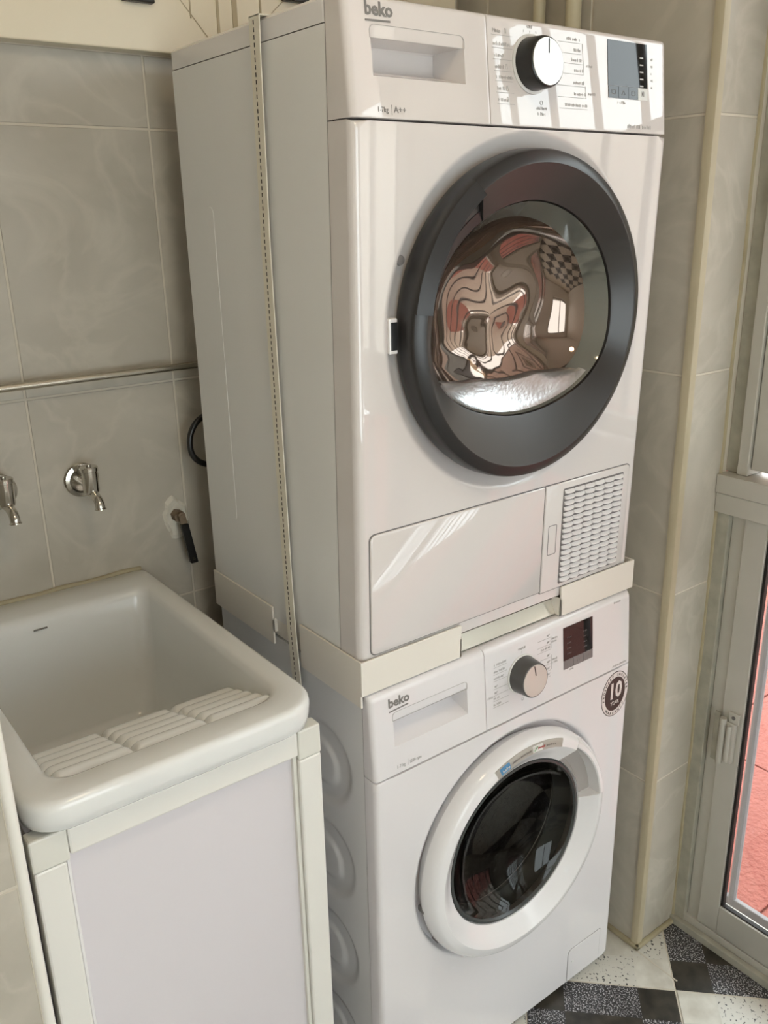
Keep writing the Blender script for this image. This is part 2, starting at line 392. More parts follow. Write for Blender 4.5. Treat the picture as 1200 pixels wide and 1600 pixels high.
wl = struct('wall_left', 'tiled wall end to the left of the sink')
bm = B(); box(bm, (-1.5, YL+0.0011, FLOOR), (XL-0.0011, YB+T+0.1, CEIL)); obj('wall_base', bm, 'grout', wl)
tile_wall(wl, (0, YL+T, 0), (1, 0, 0), (0, -1, 0), [-1.27, -1.013, -0.756, -0.499], ZC+[1.1545, CEIL])
tile_wall(wl, (XL-T, 0, 0), (0, 1, 0), (1, 0, 0), [YL+0.010, 0.041, 0.298, YB], ZC+[1.1545, CEIL])
bm = B(); box(bm, (-1.5, -2.7, FLOOR), (-1.27, YL+T, CEIL)); obj('wall_base', bm, 'trim_white', wl)

# corner trims
bm = B(); prof = [(XR-0.0035, YP+0.013), (XR-0.0035, YP+0.003), (XR-0.0005, YP-0.002), (XR+0.004, YP-0.0035), (XR+0.013, YP-0.0035), (XR+0.013, YP+0.013)]
loft(bm, [[(x, y, FLOOR) for x, y in prof], [(x, y, CEIL) for x, y in prof]], True, True, True)
tag(obj('trim_1', bm, 'trim_beige', None, True), 'beige plastic corner bead on the tiled pillar edge', None, None, 'structure')
bm = B(); tube(bm, [(XL-0.0065, YL+0.003, FLOOR), (XL-0.0065, YL+0.003, CEIL)], 0.0066, 20)
tag(obj('trim_2', bm, 'trim_white', None, True), 'white rounded corner bead on the wall end beside the sink', None, None, 'structure')
bm = B(); pts = [(XR+0.02+0.012*math.sin(i*1.7), YP-0.004-0.003*(i % 3), FLOOR+0.004) for i in range(2)]
box(bm, (XR-0.010, YP-0.010, FLOOR), (XW-0.002, YP+0.0005, FLOOR+0.010), 0.003)
box(bm, (XR-0.010, YP-0.010, FLOOR), (XR+0.001, YB-0.02, FLOOR+0.010), 0.003)
tag(obj('trim_3', bm, 'caulk', None), 'stained caulk bead where the tiled pillar meets the floor', None, None, 'structure')
bm = B(); tube(bm, spline([(XW-0.003+0.0015*math.sin(k*2.1), YP-0.001-0.001*math.cos(k*3.3), FLOOR+0.01+k*0.11) for k in range(22)], 4), 0.0035, 6)
tag(obj('trim_4', bm, 'caulk', None, True), 'uneven yellowed caulk line between pillar and aluminium frame', None, None, 'structure')

# floor: diagonal black and white tiles
fl = struct('floor', 'black and white speckled floor tiles laid diagonally')
bm = B(); box(bm, (-1.5, -2.7, FLOOR-0.10), (XW+0.06, YB+0.1, FLOOR-0.0016)); obj('floor_base', bm, 'grout', fl)
FT = 0.302; a = math.radians(45); P0 = Vector((0.643, -0.163))
eu = Vector((math.cos(a), math.sin(a))); ev = Vector((-math.sin(a), math.cos(a)))
for i in range(-11, 5):
    for j in range(-9, 8):
        c = P0+eu*((i+0.5)*FT)+ev*((j+0.5)*FT)
        if not (-1.32 < c.x < XW+0.08 and -2.0 < c.y < YB+0.05): continue
        if c.x > XW-0.06 and c.y > -0.02: continue
        if c.x < XL-0.25 and c.y > YL+0.25: continue
        m = 'floor_tile_white' if (i+j) % 2 == 0 else 'floor_tile_black'
        mx_ = basis(Vector((eu.x, eu.y, 0)), Vector((ev.x, ev.y, 0)), Vector((0, 0, 1)), (c.x, c.y, FLOOR-0.008))
        o = put_tile(fl, FT-0.003, FT-0.003, m, mx_, 0.008, 'floor_tile')
        if c.x+0.212 > XW+0.01:      # cut along the sill
            t_ = bmesh.new(); t_.from_mesh(o.data); inv = mx_.inverted()
            bmesh.ops.bisect_plane(t_, geom=t_.verts[:]+t_.edges[:]+t_.faces[:], plane_co=inv @ Vector((XW+0.01, c.y, FLOOR)), plane_no=inv.to_3x3() @ Vector((1, 0, 0)), clear_outer=True)
            if not t_.faces: t_.free(); bpy.data.objects.remove(o); continue
            nm_ = bpy.data.meshes.new('cut_tile'); t_.to_mesh(nm_); t_.free(); nm_.materials.append(MATS[m]); o.data = nm_
bm = B(); box(bm, (0.6625, -0.152, FLOOR-0.002), (0.6655, YP-0.01, FLOOR+0.0004)); obj('cut_joint', bm, 'grout', fl)

bm = B(); box(bm, (-1.5, -2.7, CEIL), (XW+0.06, YB+0.1, CEIL+0.1)); tag(obj('ceiling', bm, 'ceiling_paint'), 'pale painted ceiling of the laundry gallery', None, None, 'structure')
# the far end of the gallery behind the photographer: parapet and lintel with a bay opened between for fill light
wz = struct('wall_rear', 'white end wall of the gallery with a window opened for fill light')
RWX = (-1.05, 0.15); RWZ = (-0.50, 0.90)
for a_, b_ in (((-1.27, FLOOR), (XW, RWZ[0])), ((-1.27, RWZ[1]), (XW, CEIL)), ((-1.27, RWZ[0]), (RWX[0], RWZ[1])), ((RWX[1], RWZ[0]), (XW, RWZ[1]))):
    bm = B(); box(bm, (a_[0], -2.62, a_[1]), (b_[0], -2.5, b_[1])); obj('wall_base', bm, 'trim_white', wz)
# ---------------------------------------------------------------- glazed side: aluminium door below, window above
def bx(parent, name, a, b, m, bev=0.0015):
    bm = B(); box(bm, a, b, bev); return obj(name, bm, m, parent)
d1 = struct('door_1', 'aluminium framed glazed door looking out on a pink terrace')
w1 = struct('window_1', 'aluminium framed window above the glazed door')
bays = [(-0.044, -0.64), (-0.88, -1.68), (-1.68, -2.5)]
for k, (ya, yb) in enumerate(bays):
    # lower door: jamb, stiles, rails, gasket, pane
    bx(d1, 'jamb', (XW-0.002, ya-0.028, FLOOR), (XW+0.03, ya, 0.064), 'aluminium_dirty' if k == 0 else 'aluminium')
    bx(d1, 'jamb_lip', (XW+0.010, ya-0.055, FLOOR+0.03), (XW+0.03, ya-0.0285, 0.064), 'aluminium')
    st = bx(d1, 'stile', (XW+0.004, ya-0.102, -0.868), (XW+0.026, ya-0.0565, 0.0625), 'aluminium')
    bx(d1, 'stile', (XW+0.004, yb+0.001, -0.868), (XW+0.026, yb+0.046, 0.0625), 'aluminium')
    bx(d1, 'top_rail', (XW+0.004, yb+0.0465, 0.030), (XW+0.026, ya-0.1025, 0.0625), 'aluminium')
    bx(d1, 'bottom_rail', (XW+0.004, yb+0.0465, -0.868), (XW+0.026, ya-0.1025, -0.798), 'aluminium')
    bm = B(); frame_line(bm, [(yb+0.0465, -0.7978), (ya-0.1025, -0.7978), (ya-0.1025, 0.0298), (yb+0.0465, 0.0298)], 0.006, 0.0, 0.010, lambda u, v, w: (XW+0.009+w, u, v)); obj('gasket', bm, 'rubber', d1)
    bx(d1, 'pane', (XW+0.012, yb+0.0475, -0.797), (XW+0.015, ya-0.1035, 0.029), 'window_glass', 0)
    # upper window
    bx(w1, 'jamb', (XW+0.016, ya-0.026, 0.1385), (XW+0.06, ya, 1.44), 'aluminium_dirty' if k == 0 else 'aluminium')
    bx(w1, 'jamb_lip', (XW+0.008, ya-0.048, 0.1385), (XW+0.06, ya-0.0265, 1.44), 'aluminium')
    bx(w1, 'stile', (XW+0.016, ya-0.086, 0.150), (XW+0.05, ya-0.0495, 1.40), 'aluminium')
    bx(w1, 'stile', (XW+0.016, yb+0.001, 0.150), (XW+0.05, yb+0.036, 1.40), 'aluminium')
    bx(w1, 'sash_rail', (XW+0.016, yb+0.0365, 0.150), (XW+0.05, ya-0.0865, 0.190), 'aluminium')
    bx(w1, 'sash_rail', (XW+0.016, yb+0.0365, 1.36), (XW+0.05, ya-0.0865, 1.40), 'aluminium')
    bx(w1, 'pane', (XW+0.030, yb+0.0365, 0.190), (XW+0.033, ya-0.0865, 1.36), 'window_glass', 0)
bx(d1, 'sill_track', (XW-0.012, -2.5, FLOOR), (XW+0.002, YP, FLOOR+0.018), 'aluminium_dirty')
bx(d1, 'sill_track', (XW+0.0025, -2.5, FLOOR), (XW+0.06, YP, FLOOR+0.034), 'aluminium')
bx(w1, 'transom', (XW-0.010, -2.5, 0.064), (XW+0.06, YP-0.001, 0.1015), 'aluminium')
bx(w1, 'transom', (XW-0.014, -2.5, 0.1025), (XW+0.06, YP-0.001, 0.138), 'aluminium')
bx(w1, 'head', (XW, -2.5, 1.441), (XW+0.06, YP, CEIL-0.001), 'aluminium')
bm = B(); box(bm, (XW-0.004, -0.88, FLOOR), (XW+0.064, -0.64, CEIL)); tag(obj('wall_pier', bm, 'trim_white'), 'white pier between the glazed bays', None, None, 'structure')
w2 = struct('fill_window', 'unseen aluminium framed window added behind the photographer for fill light')  # unseen window, opened and sized to light the machine fronts
for n_, a_, b_ in (('frame_rail', (RWX[0], -2.60, RWZ[0]), (RWX[1], -2.55, RWZ[0]+0.05)), ('frame_rail', (RWX[0], -2.60, RWZ[1]-0.05), (RWX[1], -2.55, RWZ[1])), ('frame_stile', (RWX[0], -2.60, RWZ[0]+0.0505), (RWX[0]+0.05, -2.55, RWZ[1]-0.0505)), ('frame_stile', (RWX[1]-0.05, -2.60, RWZ[0]+0.0505), (RWX[1], -2.55, RWZ[1]-0.0505)), ('mullion', (-0.47, -2.60, RWZ[0]+0.0505), (-0.43, -2.55, RWZ[1]-0.0505))):
    bx(w2, n_, a_, b_, 'aluminium')
for xa, xb in ((RWX[0]+0.05, -0.47), (-0.43, RWX[1]-0.05)): bx(w2, 'pane', (xa, -2.578, RWZ[0]+0.05), (xb, -2.575, RWZ[1]-0.05), 'window_glass', 0)
# hinge on the door
hg = bx(d1, 'hinge', (XW-0.006, -0.136, -0.448), (XW+0.006, -0.104, -0.358), 'aluminium', 0.002); hg['label'] = 'aluminium door hinge'
bm = B(); tube(bm, [(XW-0.008, -0.112, -0.452), (XW-0.008, -0.112, -0.350)], 0.0065, 14); obj('hinge_barrel', bm, 'aluminium', hg, True)
bm = B(); tube(bm, [(XW-0.007, -0.126, -0.444), (XW-0.007, -0.126, -0.362)], 0.005, 12); obj('hinge_barrel', bm, 'aluminium', hg, True)
bx(hg, 'hinge_leaf', (XW-0.0035, -0.102, -0.455), (XW+0.0005, -0.090, -0.345), 'aluminium_dirty', 0.0008)
bm = B(); box(bm, (XW-0.001, -0.140, -0.358), (XW+0.004, -0.118, -0.336), 0.001); lug = obj('hinge_leaf', bm, 'aluminium', hg)
bm = B(); tube(bm, [(XW-0.002, -0.129, -0.346), (XW+0.002, -0.129, -0.346)], 0.004, 12); obj('hinge_screw', bm, 'grey_seam', hg)

# outside: security bars and the pink terrace
gr = thing('security_grille', 'grey painted security bars outside the glazed door and window', 'grille', (0.87, -1.2, FLOOR))
for k in range(21):
    y = -0.137-0.112*k
    bm = B(); tube(bm, [(0.872, y, FLOOR+0.03), (0.872, y, 1.42)], 0.0085, 10); obj('bar', bm, 'bar_paint', gr, True)
for z in (FLOOR+0.075, 0.10, 0.80):
    bm = B(); box(bm, (0.866, -2.48, z-0.011), (0.878, -0.03, z+0.011), 0.002); obj('cross_rail', bm, 'bar_paint', gr)
tf = struct('floor_terrace', 'rough pink terrace floor outside the glazed door')
bm = B(); box(bm, (0.868, -4.0, FLOOR-0.12), (6.0, 3.5, FLOOR-0.02)); obj('terrace_slab', bm, 'pink_joint', tf)
for i in range(4):
    for j in range(7):
        x0 = 0.87+i*0.62; y0 = -1.65+j*0.5
        bx(tf, 'paving_slab', (x0+0.003, y0+0.003, FLOOR-0.03), (x0+0.617, y0+0.497, FLOOR-0.012), 'pink_render', 0.002)
bm = B(); box(bm, (4.6, -8, FLOOR-0.1), (4.8, 5, 1.75)); tag(obj('wall_terrace', bm, 'beige_render'), 'beige rendered wall across the terrace', None, None, 'structure')

bm = B(); box(bm, (XW+0.06, -3.2, CEIL), (1.9, 3.0, CEIL+0.12)); tag(obj('terrace_shade_slab', bm, 'ceiling_paint'), 'unseen roof slab added to keep sky light off the terrace', None, None, 'structure')  # unseen slab, added to shade the terrace floor
# pipes on the right wall, behind and above the dryer
for nm, y, r, lab in (('water_pipe', 0.318, 0.011, 'slim cream vertical pipe on the tiled wall, nearer the back corner'), ('water_pipe', 0.236, 0.0135, 'thicker cream vertical pipe on the tiled wall, nearer the pillar')):
    bm = B(); tube(bm, [(XR-r-0.0045, y, FLOOR+0.001), (XR-r-0.0045, y, CEIL-0.001)], r, 16)
    tag(obj(nm, bm, 'pipe_cream', None, True), lab, 'pipe', 'vertical pipes on the right wall')
for nm, x, z, lab in (('black_plate', -0.0135, 0.918, 'black rectangular plate on the cream wall above the tap'), ('black_plate', 0.270, 0.948, 'black rectangular plate on the cream wall above the dryer')):
    bm = B(); box(bm, (x-0.025, YB-0.045, z), (x+0.025, YB-0.0322, z+0.10), 0.002)
    tag(obj(nm, bm, 'black_plastic'), lab, 'plate', 'black plates on the cream wall')
# warm ceiling lamp of the gallery
lp = thing('ceiling_lamp', 'round warm ceiling lamp with a frosted bowl', 'lamp', (-0.25, -0.75, CEIL))
bm = B(); loft(bm, [[(-0.25+r*math.cos(2*PI*k/40), -0.75+r*math.sin(2*PI*k/40), z) for k in range(40)] for r, z in ((0.15, CEIL-0.001), (0.15, CEIL-0.02), (0.135, CEIL-0.022))], True, True, False); obj('lamp_rim', bm, 'lamp_metal', lp, True)
bm = B(); loft(bm, [[(-0.25+r*math.cos(2*PI*k/40), -0.75+r*math.sin(2*PI*k/40), z) for k in range(40)] for r, z in ((0.134, CEIL-0.022), (0.125, CEIL-0.05), (0.09, CEIL-0.075), (0.03, CEIL-0.088))], True, False, True); obj('lamp_bowl', bm, 'lamp_glass', lp, True)
ld = bpy.data.lights.new('lamp_light', 'AREA'); ld.shape = 'DISK'; ld.size = 0.26; ld.energy = LAMP_W; ld.color = (1.0, 0.80, 0.52)
lo = bpy.data.objects.new('lamp_light', ld); COL.objects.link(lo); lo.parent = lp; lo.location = (0, 0, -0.10)

# ---------------------------------------------------------------- tumble dryer
DW = 0.597
dry = thing('tumble_dryer', 'white tumble dryer with a black ringed door, stacked on the washing machine', 'tumble dryer', (0.2985, 0.22, -0.022))
def DF(u, v, w): return (u, -0.0225*v-w, v)                      # dryer front face
ZS, ZT = 0.711, 0.842
def DC(u, v, w): return DF(u, v, w-0.0165*(v-ZS)/(ZT-ZS))        # control panel leans back
# cabinet: steel shell open to the front, with a raised line imitating a reflection on the left side
bm = B()
yy = lambda z: -0.0225*z
def shell(x0, x1, yf0, yf1, yb_, z0, z1):
    v = [bm.verts.new(p) for p in ((x0, yf0, z0), (x0, yb_, z0), (x1, yb_, z0), (x1, yf0, z0), (x0, yf1, z1), (x0, yb_, z1), (x1, yb_, z1), (x1, yf1, z1))]
    for f in ((0, 1, 5, 4), (1, 2, 6, 5), (2, 3, 7, 6), (0, 3, 2, 1), (4, 5, 6, 7)): bm.faces.new([v[i] for i in f])
shell(0.0005, DW-0.0005, 0.0514-0.0225*-0.02, 0.0514-0.0225*0.8165, 0.449, -0.020, 0.8152)
obj('cabinet', bm, 'white_steel', dry)
bm = B(); box(bm, (0.0022, 0.026, -0.015), (0.010, 0.060, 0.8158)); box(bm, (0.0022, 0.0605, 0.80), (0.020, 0.44, 0.8162)); obj('gap_shade_liner', bm, 'grey_seam', dry)  # dark liner so the cabinet gaps read as shaded
bm = B()
for y0, y1, z0, z1 in ((0.349, 0.372, 0.12, 0.62),):
    prism(bm, rrect(y0, y1, z0, z1, 0.0105), -0.0005, 0.0005, lambda u, v, w: (0.0005-w, u, v), 0.0005)
obj('reflection_ridge', bm, 'white_steel', dry, True)  # thin ridge standing in for a reflection on the steel
# worktop lid
bm = B(); prism(bm, rrect(0.0003, DW-0.0003, 0.0345, 0.4495, (0.004, 0.004, 0.004, 0.004)), 0.8165, 0.8445, lambda u, v, w: (u, v, w), 0.004); obj('worktop', bm, 'white_panel', dry, True)
# front panel with the dished recess round the door
CX, CZ = 0.2985, 0.456
N = 144
def rect_r(t, x0, x1, z0, z1):
    c, s = math.cos(t), math.sin(t); r = 1e9
    if c > 1e-9: r = min(r, (x1-CX)/c)
    if c < -1e-9: r = min(r, (x0-CX)/c)
    if s > 1e-9: r = min(r, (z1-CZ)/s)
    if s < -1e-9: r = min(r, (z0-CZ)/s)
    return r
ths = sorted(set([2*PI*k/N for k in range(N)]+[math.atan2(z-CZ, x-CX) % (2*PI) for x in (0.0, DW) for z in (-0.018, ZS-0.001)]))
loops = []
for r, w in ((0.195, -0.11), (0.195, -0.0165), (0.222, -0.0165), (0.230, -0.0135), (0.2385, -0.0085), (0.2455, -0.0035), (0.2490, -0.0010), (0.2525, 0.0), (0.2540, 0.0)):
    loops.append([DF(CX+r*math.cos(t), CZ+min(r*math.sin(t), ZS-0.0045-CZ), w) for t in ths])
for ins, w in ((0.0125, 0.0), (0.011, 0.0), (0.006, -0.0013), (0.0025, -0.0045), (0.0, -0.011), (0.0, -0.0125), (0.0, -0.0497)):
    lp_ = []
    for t in ths:
        r = rect_r(t, ins, DW-ins, -0.018+min(ins, .002), ZS-0.001-min(ins, 0.0012)); lp_.append(DF(CX+r*math.cos(t), CZ+r*math.sin(t), w))
    loops.append(lp_)
bm = B(); loft(bm, loops, True, False, False); obj('front_panel', bm, 'white_gloss', dry, True, 50)
# small latch and screw in the recess
bm = B(); box(bm, (0.052, -0.0125, 0.432), (0.066, 0.012, 0.478), 0.002); lt = obj('door_latch', bm, 'white_panel', dry); lt['label'] = 'white door latch plate beside the door ring'
bm = B(); box(bm, (0.0545, -0.0135, 0.437), (0.0645, -0.012, 0.473), 0.0006); obj('latch_slot', bm, 'black_plastic', lt)
bm = B(); lathe_y(bm, [(0.0001, 0.004), (0.003, 0.004), (0.0062, 0.003), (0.007, 0.0)], lambda a_, b_, w: DF(0.0735+a_, 0.549+b_, w-0.0045), 20); obj('screw', bm, 'grey_seam', dry, True)
# control panel, left: water tank drawer
US = 0.2215
def panel_w(u0, u1, v0, v1, r):
    return lambda u, v: edge_drop(u-u0, r[0])+edge_drop(u1-u, r[1])+edge_drop(v-v0, r[2])+edge_drop(v1-v, r[3])
H = (0.036, 0.181, 0.757, 0.811)
bm = B(); us = edges_for(0.0, US-0.0007, 0.009, (H[0], H[1])); vs = edges_for(ZS+0.0007, ZT, 0.006, (H[2], H[3]))
relief(bm, us, vs, panel_w(0.0, US-0.0007, ZS+0.0007, ZT, (0.009, 0.001, 0.001, 0.006)), DC, H, lambda v: 0.0165*(v-ZS)/(ZT-ZS)-0.0497)
pocket(bm, H[0], H[1], [(H[3], 0), (0.798, -0.0025), (0.7955, -0.044), (0.7935, -0.046), (0.7715, -0.048), (0.7685, -0.046), (H[2], 0)], DC, 0.012)
dr = obj('drawer_front', bm, 'white_gloss', dry, True, 40); dr['label'] = 'white drawer front with a recessed handle'
bm = B(); frame_line(bm, rrect(H[0]-0.0012, H[1]+0.0012, 0.797, H[3]+0.0012, (0.008, 0.008, 0.001, 0.001)), 0.0007, -0.0004, 0.0004, DC); obj('handle_seam', bm, 'print_faint', dr)
bm = B(); text_mesh(bm, 'beko', 0.0205, DC, 0.030, 0.8215, 0.0005, bold=0.0006)
hline(bm, 0.030, 0.8155, 0.0665, 0.8165, 0.0022, DC, 0.0006); obj('brand_print', bm, 'print_grey', dr)
bm = B(); text_mesh(bm, '1-7kg', 0.0085, DC, 0.038, 0.7185, 0.0004, sx=0.85); hline(bm, 0.0595, 0.716, 0.0595, 0.727, 0.0005, DC, 0.0004); text_mesh(bm, 'A++', 0.0105, DC, 0.0625, 0.7185, 0.0004); obj('capacity_print', bm, 'print_grey', dr)
# right fascia
bm = B(); us = edges_for(US+0.0007, DW, 0.012); vs = edges_for(ZS+0.0007, ZT, 0.006)
relief(bm, us, vs, panel_w(US+0.0007, DW, ZS+0.0007, ZT, (0.001, 0.012, 0.001, 0.006)), DC, None, lambda v: 0.0165*(v-ZS)/(ZT-ZS)-0.0497)
fa = obj('control_fascia', bm, 'white_gloss', dry, True, 40)
bm = B(); box(bm, (US-0.004, 0.012, ZS+0.003), (US+0.004, 0.026, ZT-0.006)); box(bm, (0.004, 0.0165, ZS-0.004), (DW-0.004, 0.0265, ZS+0.004)); obj('seam_shade_strip', bm, 'grey_seam', dry)  # grey strips behind the seams stand in for their shade
# side trim of the front frame
KC = (0.301, 0.7885)
kn = B(); lathe_y(kn, [(0.0365, 0.0), (0.0365, 0.002), (0.0345, 0.003)], lambda a_, b_, w: DC(KC[0]+a_, KC[1]+b_, w), 48, True, True); obj('dial_collar', kn, 'label_pale', dry, True)
bm = B(); lathe_y(bm, [(0.033, 0.003), (0.0325, 0.010), (0.0315, 0.026), (0.0305, 0.029), (0.029, 0.030), (0.028, 0.0295)], lambda a_, b_, w: DC(KC[0]+a_, KC[1]+b_, w), 56, True, True); dk = obj('dial', bm, 'black_plastic', dry, True); dk['label'] = 'black programme dial with a silver face'
bm = B(); lathe_y(bm, [(0.0285, 0.0296), (0.0283, 0.0306), (0.0001, 0.0306)], lambda a_, b_, w: DC(KC[0]+a_, KC[1]+b_, w), 56); obj('dial_face', bm, 'silver_face', dk, True)
bm = B(); hline(bm, KC[0]+0.0015, KC[1]+0.010, KC[0]+0.0025, KC[1]+0.0275, 0.0018, DC, 0.0311); obj('dial_pointer', bm, 'black_plastic', dk)
# display with touch keys
SU0, SU1, SV0, SV1 = 0.457, 0.547, 0.757, 0.833
bm = B(); prism(bm, [(SU0, SV0+0.0165), (SU1, SV0+0.0165), (SU1, SV1), (SU0, SV1)], -0.001, 0.0007, DC); ds = obj('display', bm, 'display_black', dry); ds['label'] = 'glossy black display window'
for k in range(4):
    q = (SU1-SU0)/4
    bm = B(); prism(bm, [(SU0+k*q+0.0004, SV0), (SU0+(k+1)*q-0.0004, SV0), (SU0+(k+1)*q-0.0004, SV0+0.0160), (SU0+k*q+0.0004, SV0+0.0160)], -0.001, 0.0009, DC)
    ky = obj('touch_key', bm, 'display_black' if k < 3 else 'label_pale', dry)
    bm = B()
    if k == 3:
        for dx in (0.0, 0.0028): hline(bm, SU0+3.55*q+dx, SV0+0.005, SU0+3.55*q+dx, SV0+0.012, 0.001, DC, 0.0013)
        prism(bm, [(SU0+3.38*q, SV0+0.005), (SU0+3.5*q, SV0+0.0085), (SU0+3.38*q, SV0+0.012)], 0.0009, 0.0013, DC)
    else:
        c = SU0+(k+0.5)*q
        frame_line(bm, [(c-0.004, SV0+0.005), (c+0.004, SV0+0.005), (c+(0.004 if k != 1 else 0.0005), SV0+0.011), (c-(0.004 if k != 1 else 0.0005), SV0+0.011)], 0.0006, 0.0009, 0.0012, DC)
    obj('key_symbol', bm, 'print_grey', ky)
bm = B()
for k in range(5): hline(bm, SU1-0.018, SV1-0.019-k*0.0095, SU1-0.010, SV1-0.019-k*0.0095, 0.0018, DC, 0.0011)
obj('display_marks', bm, 'print_white', ds)
# programme print
bm = B(); rn = random.Random(3)
text_mesh(bm, 'Mixto', 0.0068, DC, 0.231, 0.8215, 0.0004, sx=0.9)
for k, (v, wd) in enumerate(((0.8215, 0.0), (0.8065, 0.030), (0.793, 0.018), (0.7795, 0.016), (0.7675, 0.030), (0.754, 0.014), (0.7405, 0.018))):
    if wd: smallprint(bm, 0.231+0.001*k, v, wd, 0.0045, DC, 0.0004, rn)
    hline(bm, 0.229+0.001*k, v-0.0028, 0.264+0.001*abs(3-k), v-0.0028, 0.0005, DC, 0.0004)
    if k in (0, 3, 5, 6): frame_line(bm, [(0.252, v), (0.256, v), (0.255, v+0.006), (0.253, v+0.006)], 0.0005, 0.0, 0.0004, DC)
for k, (v, wd) in enumerate(((0.8245, 0.026), (0.8110, 0.014), (0.7985, 0.022), (0.7855, 0.018), (0.770, 0.022), (0.7555, 0.024), (0.741, 0.045))):
    smallprint(bm, 0.398-wd+0.002*k, v, wd, 0.0045, DC, 0.0004, rn); hline(bm, 0.345+0.003*abs(3-k), v-0.0028, 0.399+0.002*k, v-0.0028, 0.0005, DC, 0.0004)
hline(bm, 0.403, 0.822, 0.4055, 0.783, 0.0005, DC, 0.0004); hline(bm, 0.4075, 0.768, 0.409, 0.752, 0.0005, DC, 0.0004)
smallprint(bm, 0.411, 0.793, 0.012, 0.004, DC, 0.0004, rn); smallprint(bm, 0.414, 0.757, 0.014, 0.004, DC, 0.0004, rn)
text_mesh(bm, 'OFF', 0.006, DC, 0.300, 0.8315, 0.0004, 'CENTER')
for dx in (-0.012, 0.0, 0.012): hline(bm, 0.300+dx, 0.8265, 0.300+dx*0.95, 0.829, 0.0005, DC, 0.0004)
smallprint(bm, 0.308, 0.7335, 0.018, 0.0045, DC, 0.0004, rn); smallprint(bm, 0.310, 0.7265, 0.014, 0.0045, DC, 0.0004, rn)
frame_line(bm, [(CX+0.019+0.003*math.cos(2*PI*k/12), 0.7425+0.003*math.sin(2*PI*k/12)) for k in range(12)], 0.0006, 0.0, 0.0004, DC)
smallprint(bm, 0.478, 0.750, 0.016, 0.004, DC, 0.0004, rn)
for k in range(5): smallprint(bm, 0.556, SV1-0.021-k*0.0095, 0.004, 0.004, DC, 0.0004, rn)
smallprint(bm, 0.500, 0.7175, 0.024, 0.006, DC, 0.0004, rn); smallprint(bm, 0.528, 0.7175, 0.026, 0.0055, DC, 0.0004, rn)
obj('programme_print', bm, 'print_faint', fa)['kind'] = 'stuff'

# dryer door
WIN = [(90, .162), (70, .163), (50, .168), (30, .176), (10, .180), (0, .181), (-15, .186), (-25, .181), (-40, .165), (-57, .147), (-75, .138), (-90, .136)]
def win_r(t):
    d = math.degrees(math.atan2(math.sin(t), math.cos(t)))
    if d > 90: d = 180-d
    if d < -90: d = -180-d
    for (a0, r0), (a1, r1) in zip(WIN, WIN[1:]):
        if a1 <= d <= a0:
            q = (a0-d)/(a0-a1); return r0+(r1-r0)*q
    return WIN[-1][1]
def win_s(t):      # smoothed
    return sum(win_r(t+math.radians(k)) for k in range(-10, 11, 2))/11
def DD(u, v, w): return DF(CX+u, CZ+v, w)
G0, G1 = math.radians(124.5), math.radians(173)
def door_prof(t, grip):
    r = win_s(t)
    if not grip:
        return [(0.222, -0.0155), (0.2265, -0.008), (0.2295, 0.004), (0.2285, 0.020), (0.2265, 0.0265), (0.2255, 0.0275), (0.2115, 0.0335), (0.2100, 0.0338), (0.207, 0.0325), (r+0.004, 0.0115), (r+0.001, 0.0100), (r, 0.007), (r-0.001, -0.02)]
    return [(0.222, -0.0155), (0.2265, -0.008), (0.2295, 0.004), (0.2285, 0.020), (0.2265, 0.0285), (0.2255, 0.0300), (0.2050, 0.0375), (0.2040, 0.0365), (0.2030, 0.016), (r+0.016, 0.012), (r+0.0155, 0.013), (r, 0.007), (r-0.001, -0.02)]
tl, pr = [], []
n = 180; marks = [2*PI*k/n for k in range(n) if not (abs(2*PI*k/n-G0) < 0.012 or abs(2*PI*k/n-G1) < 0.012)]
for t in sorted(marks+[G0-1e-4, G0+1e-4, G1-1e-4, G1+1e-4]):
    tl.append(t); pr.append(door_prof(t, G0 < t < G1))
bm = B(); polar(bm, tl, pr, DD)
me_door = obj('door', bm, None, dry, True, 30); me_door['label'] = 'round charcoal door ring with a handle slot'
dm = me_door.data
for nm in ('charcoal', 'charcoal_face', 'black_plastic'): dm.materials.append(MATS[nm])
nt_ = len(tl)
for i, p in enumerate(dm.polygons):
    band = i//nt_
    p.material_index = 1 if band in (6, 7, 8, 9) else (2 if band >= 11 or band < 2 else 0)
# seams at both ends of the grip insert
for g in (G0, G1):
    bm = B(); P = door_prof(g, True)
    for (r0, w0), (r1, w1) in zip(P[4:8], P[5:9]):
        d = 0.0016
        quad = [DD(r0*math.cos(g-d), r0*math.sin(g-d), w0+0.0005), DD(r0*math.cos(g+d), r0*math.sin(g+d), w0+0.0005), DD(r1*math.cos(g+d), r1*math.sin(g+d), w1+0.0005), DD(r1*math.cos(g-d), r1*math.sin(g-d), w1+0.0005)]
        bm.faces.new([bm.verts.new(q) for q in quad])
    obj('grip_seam', bm, 'black_plastic', me_door)
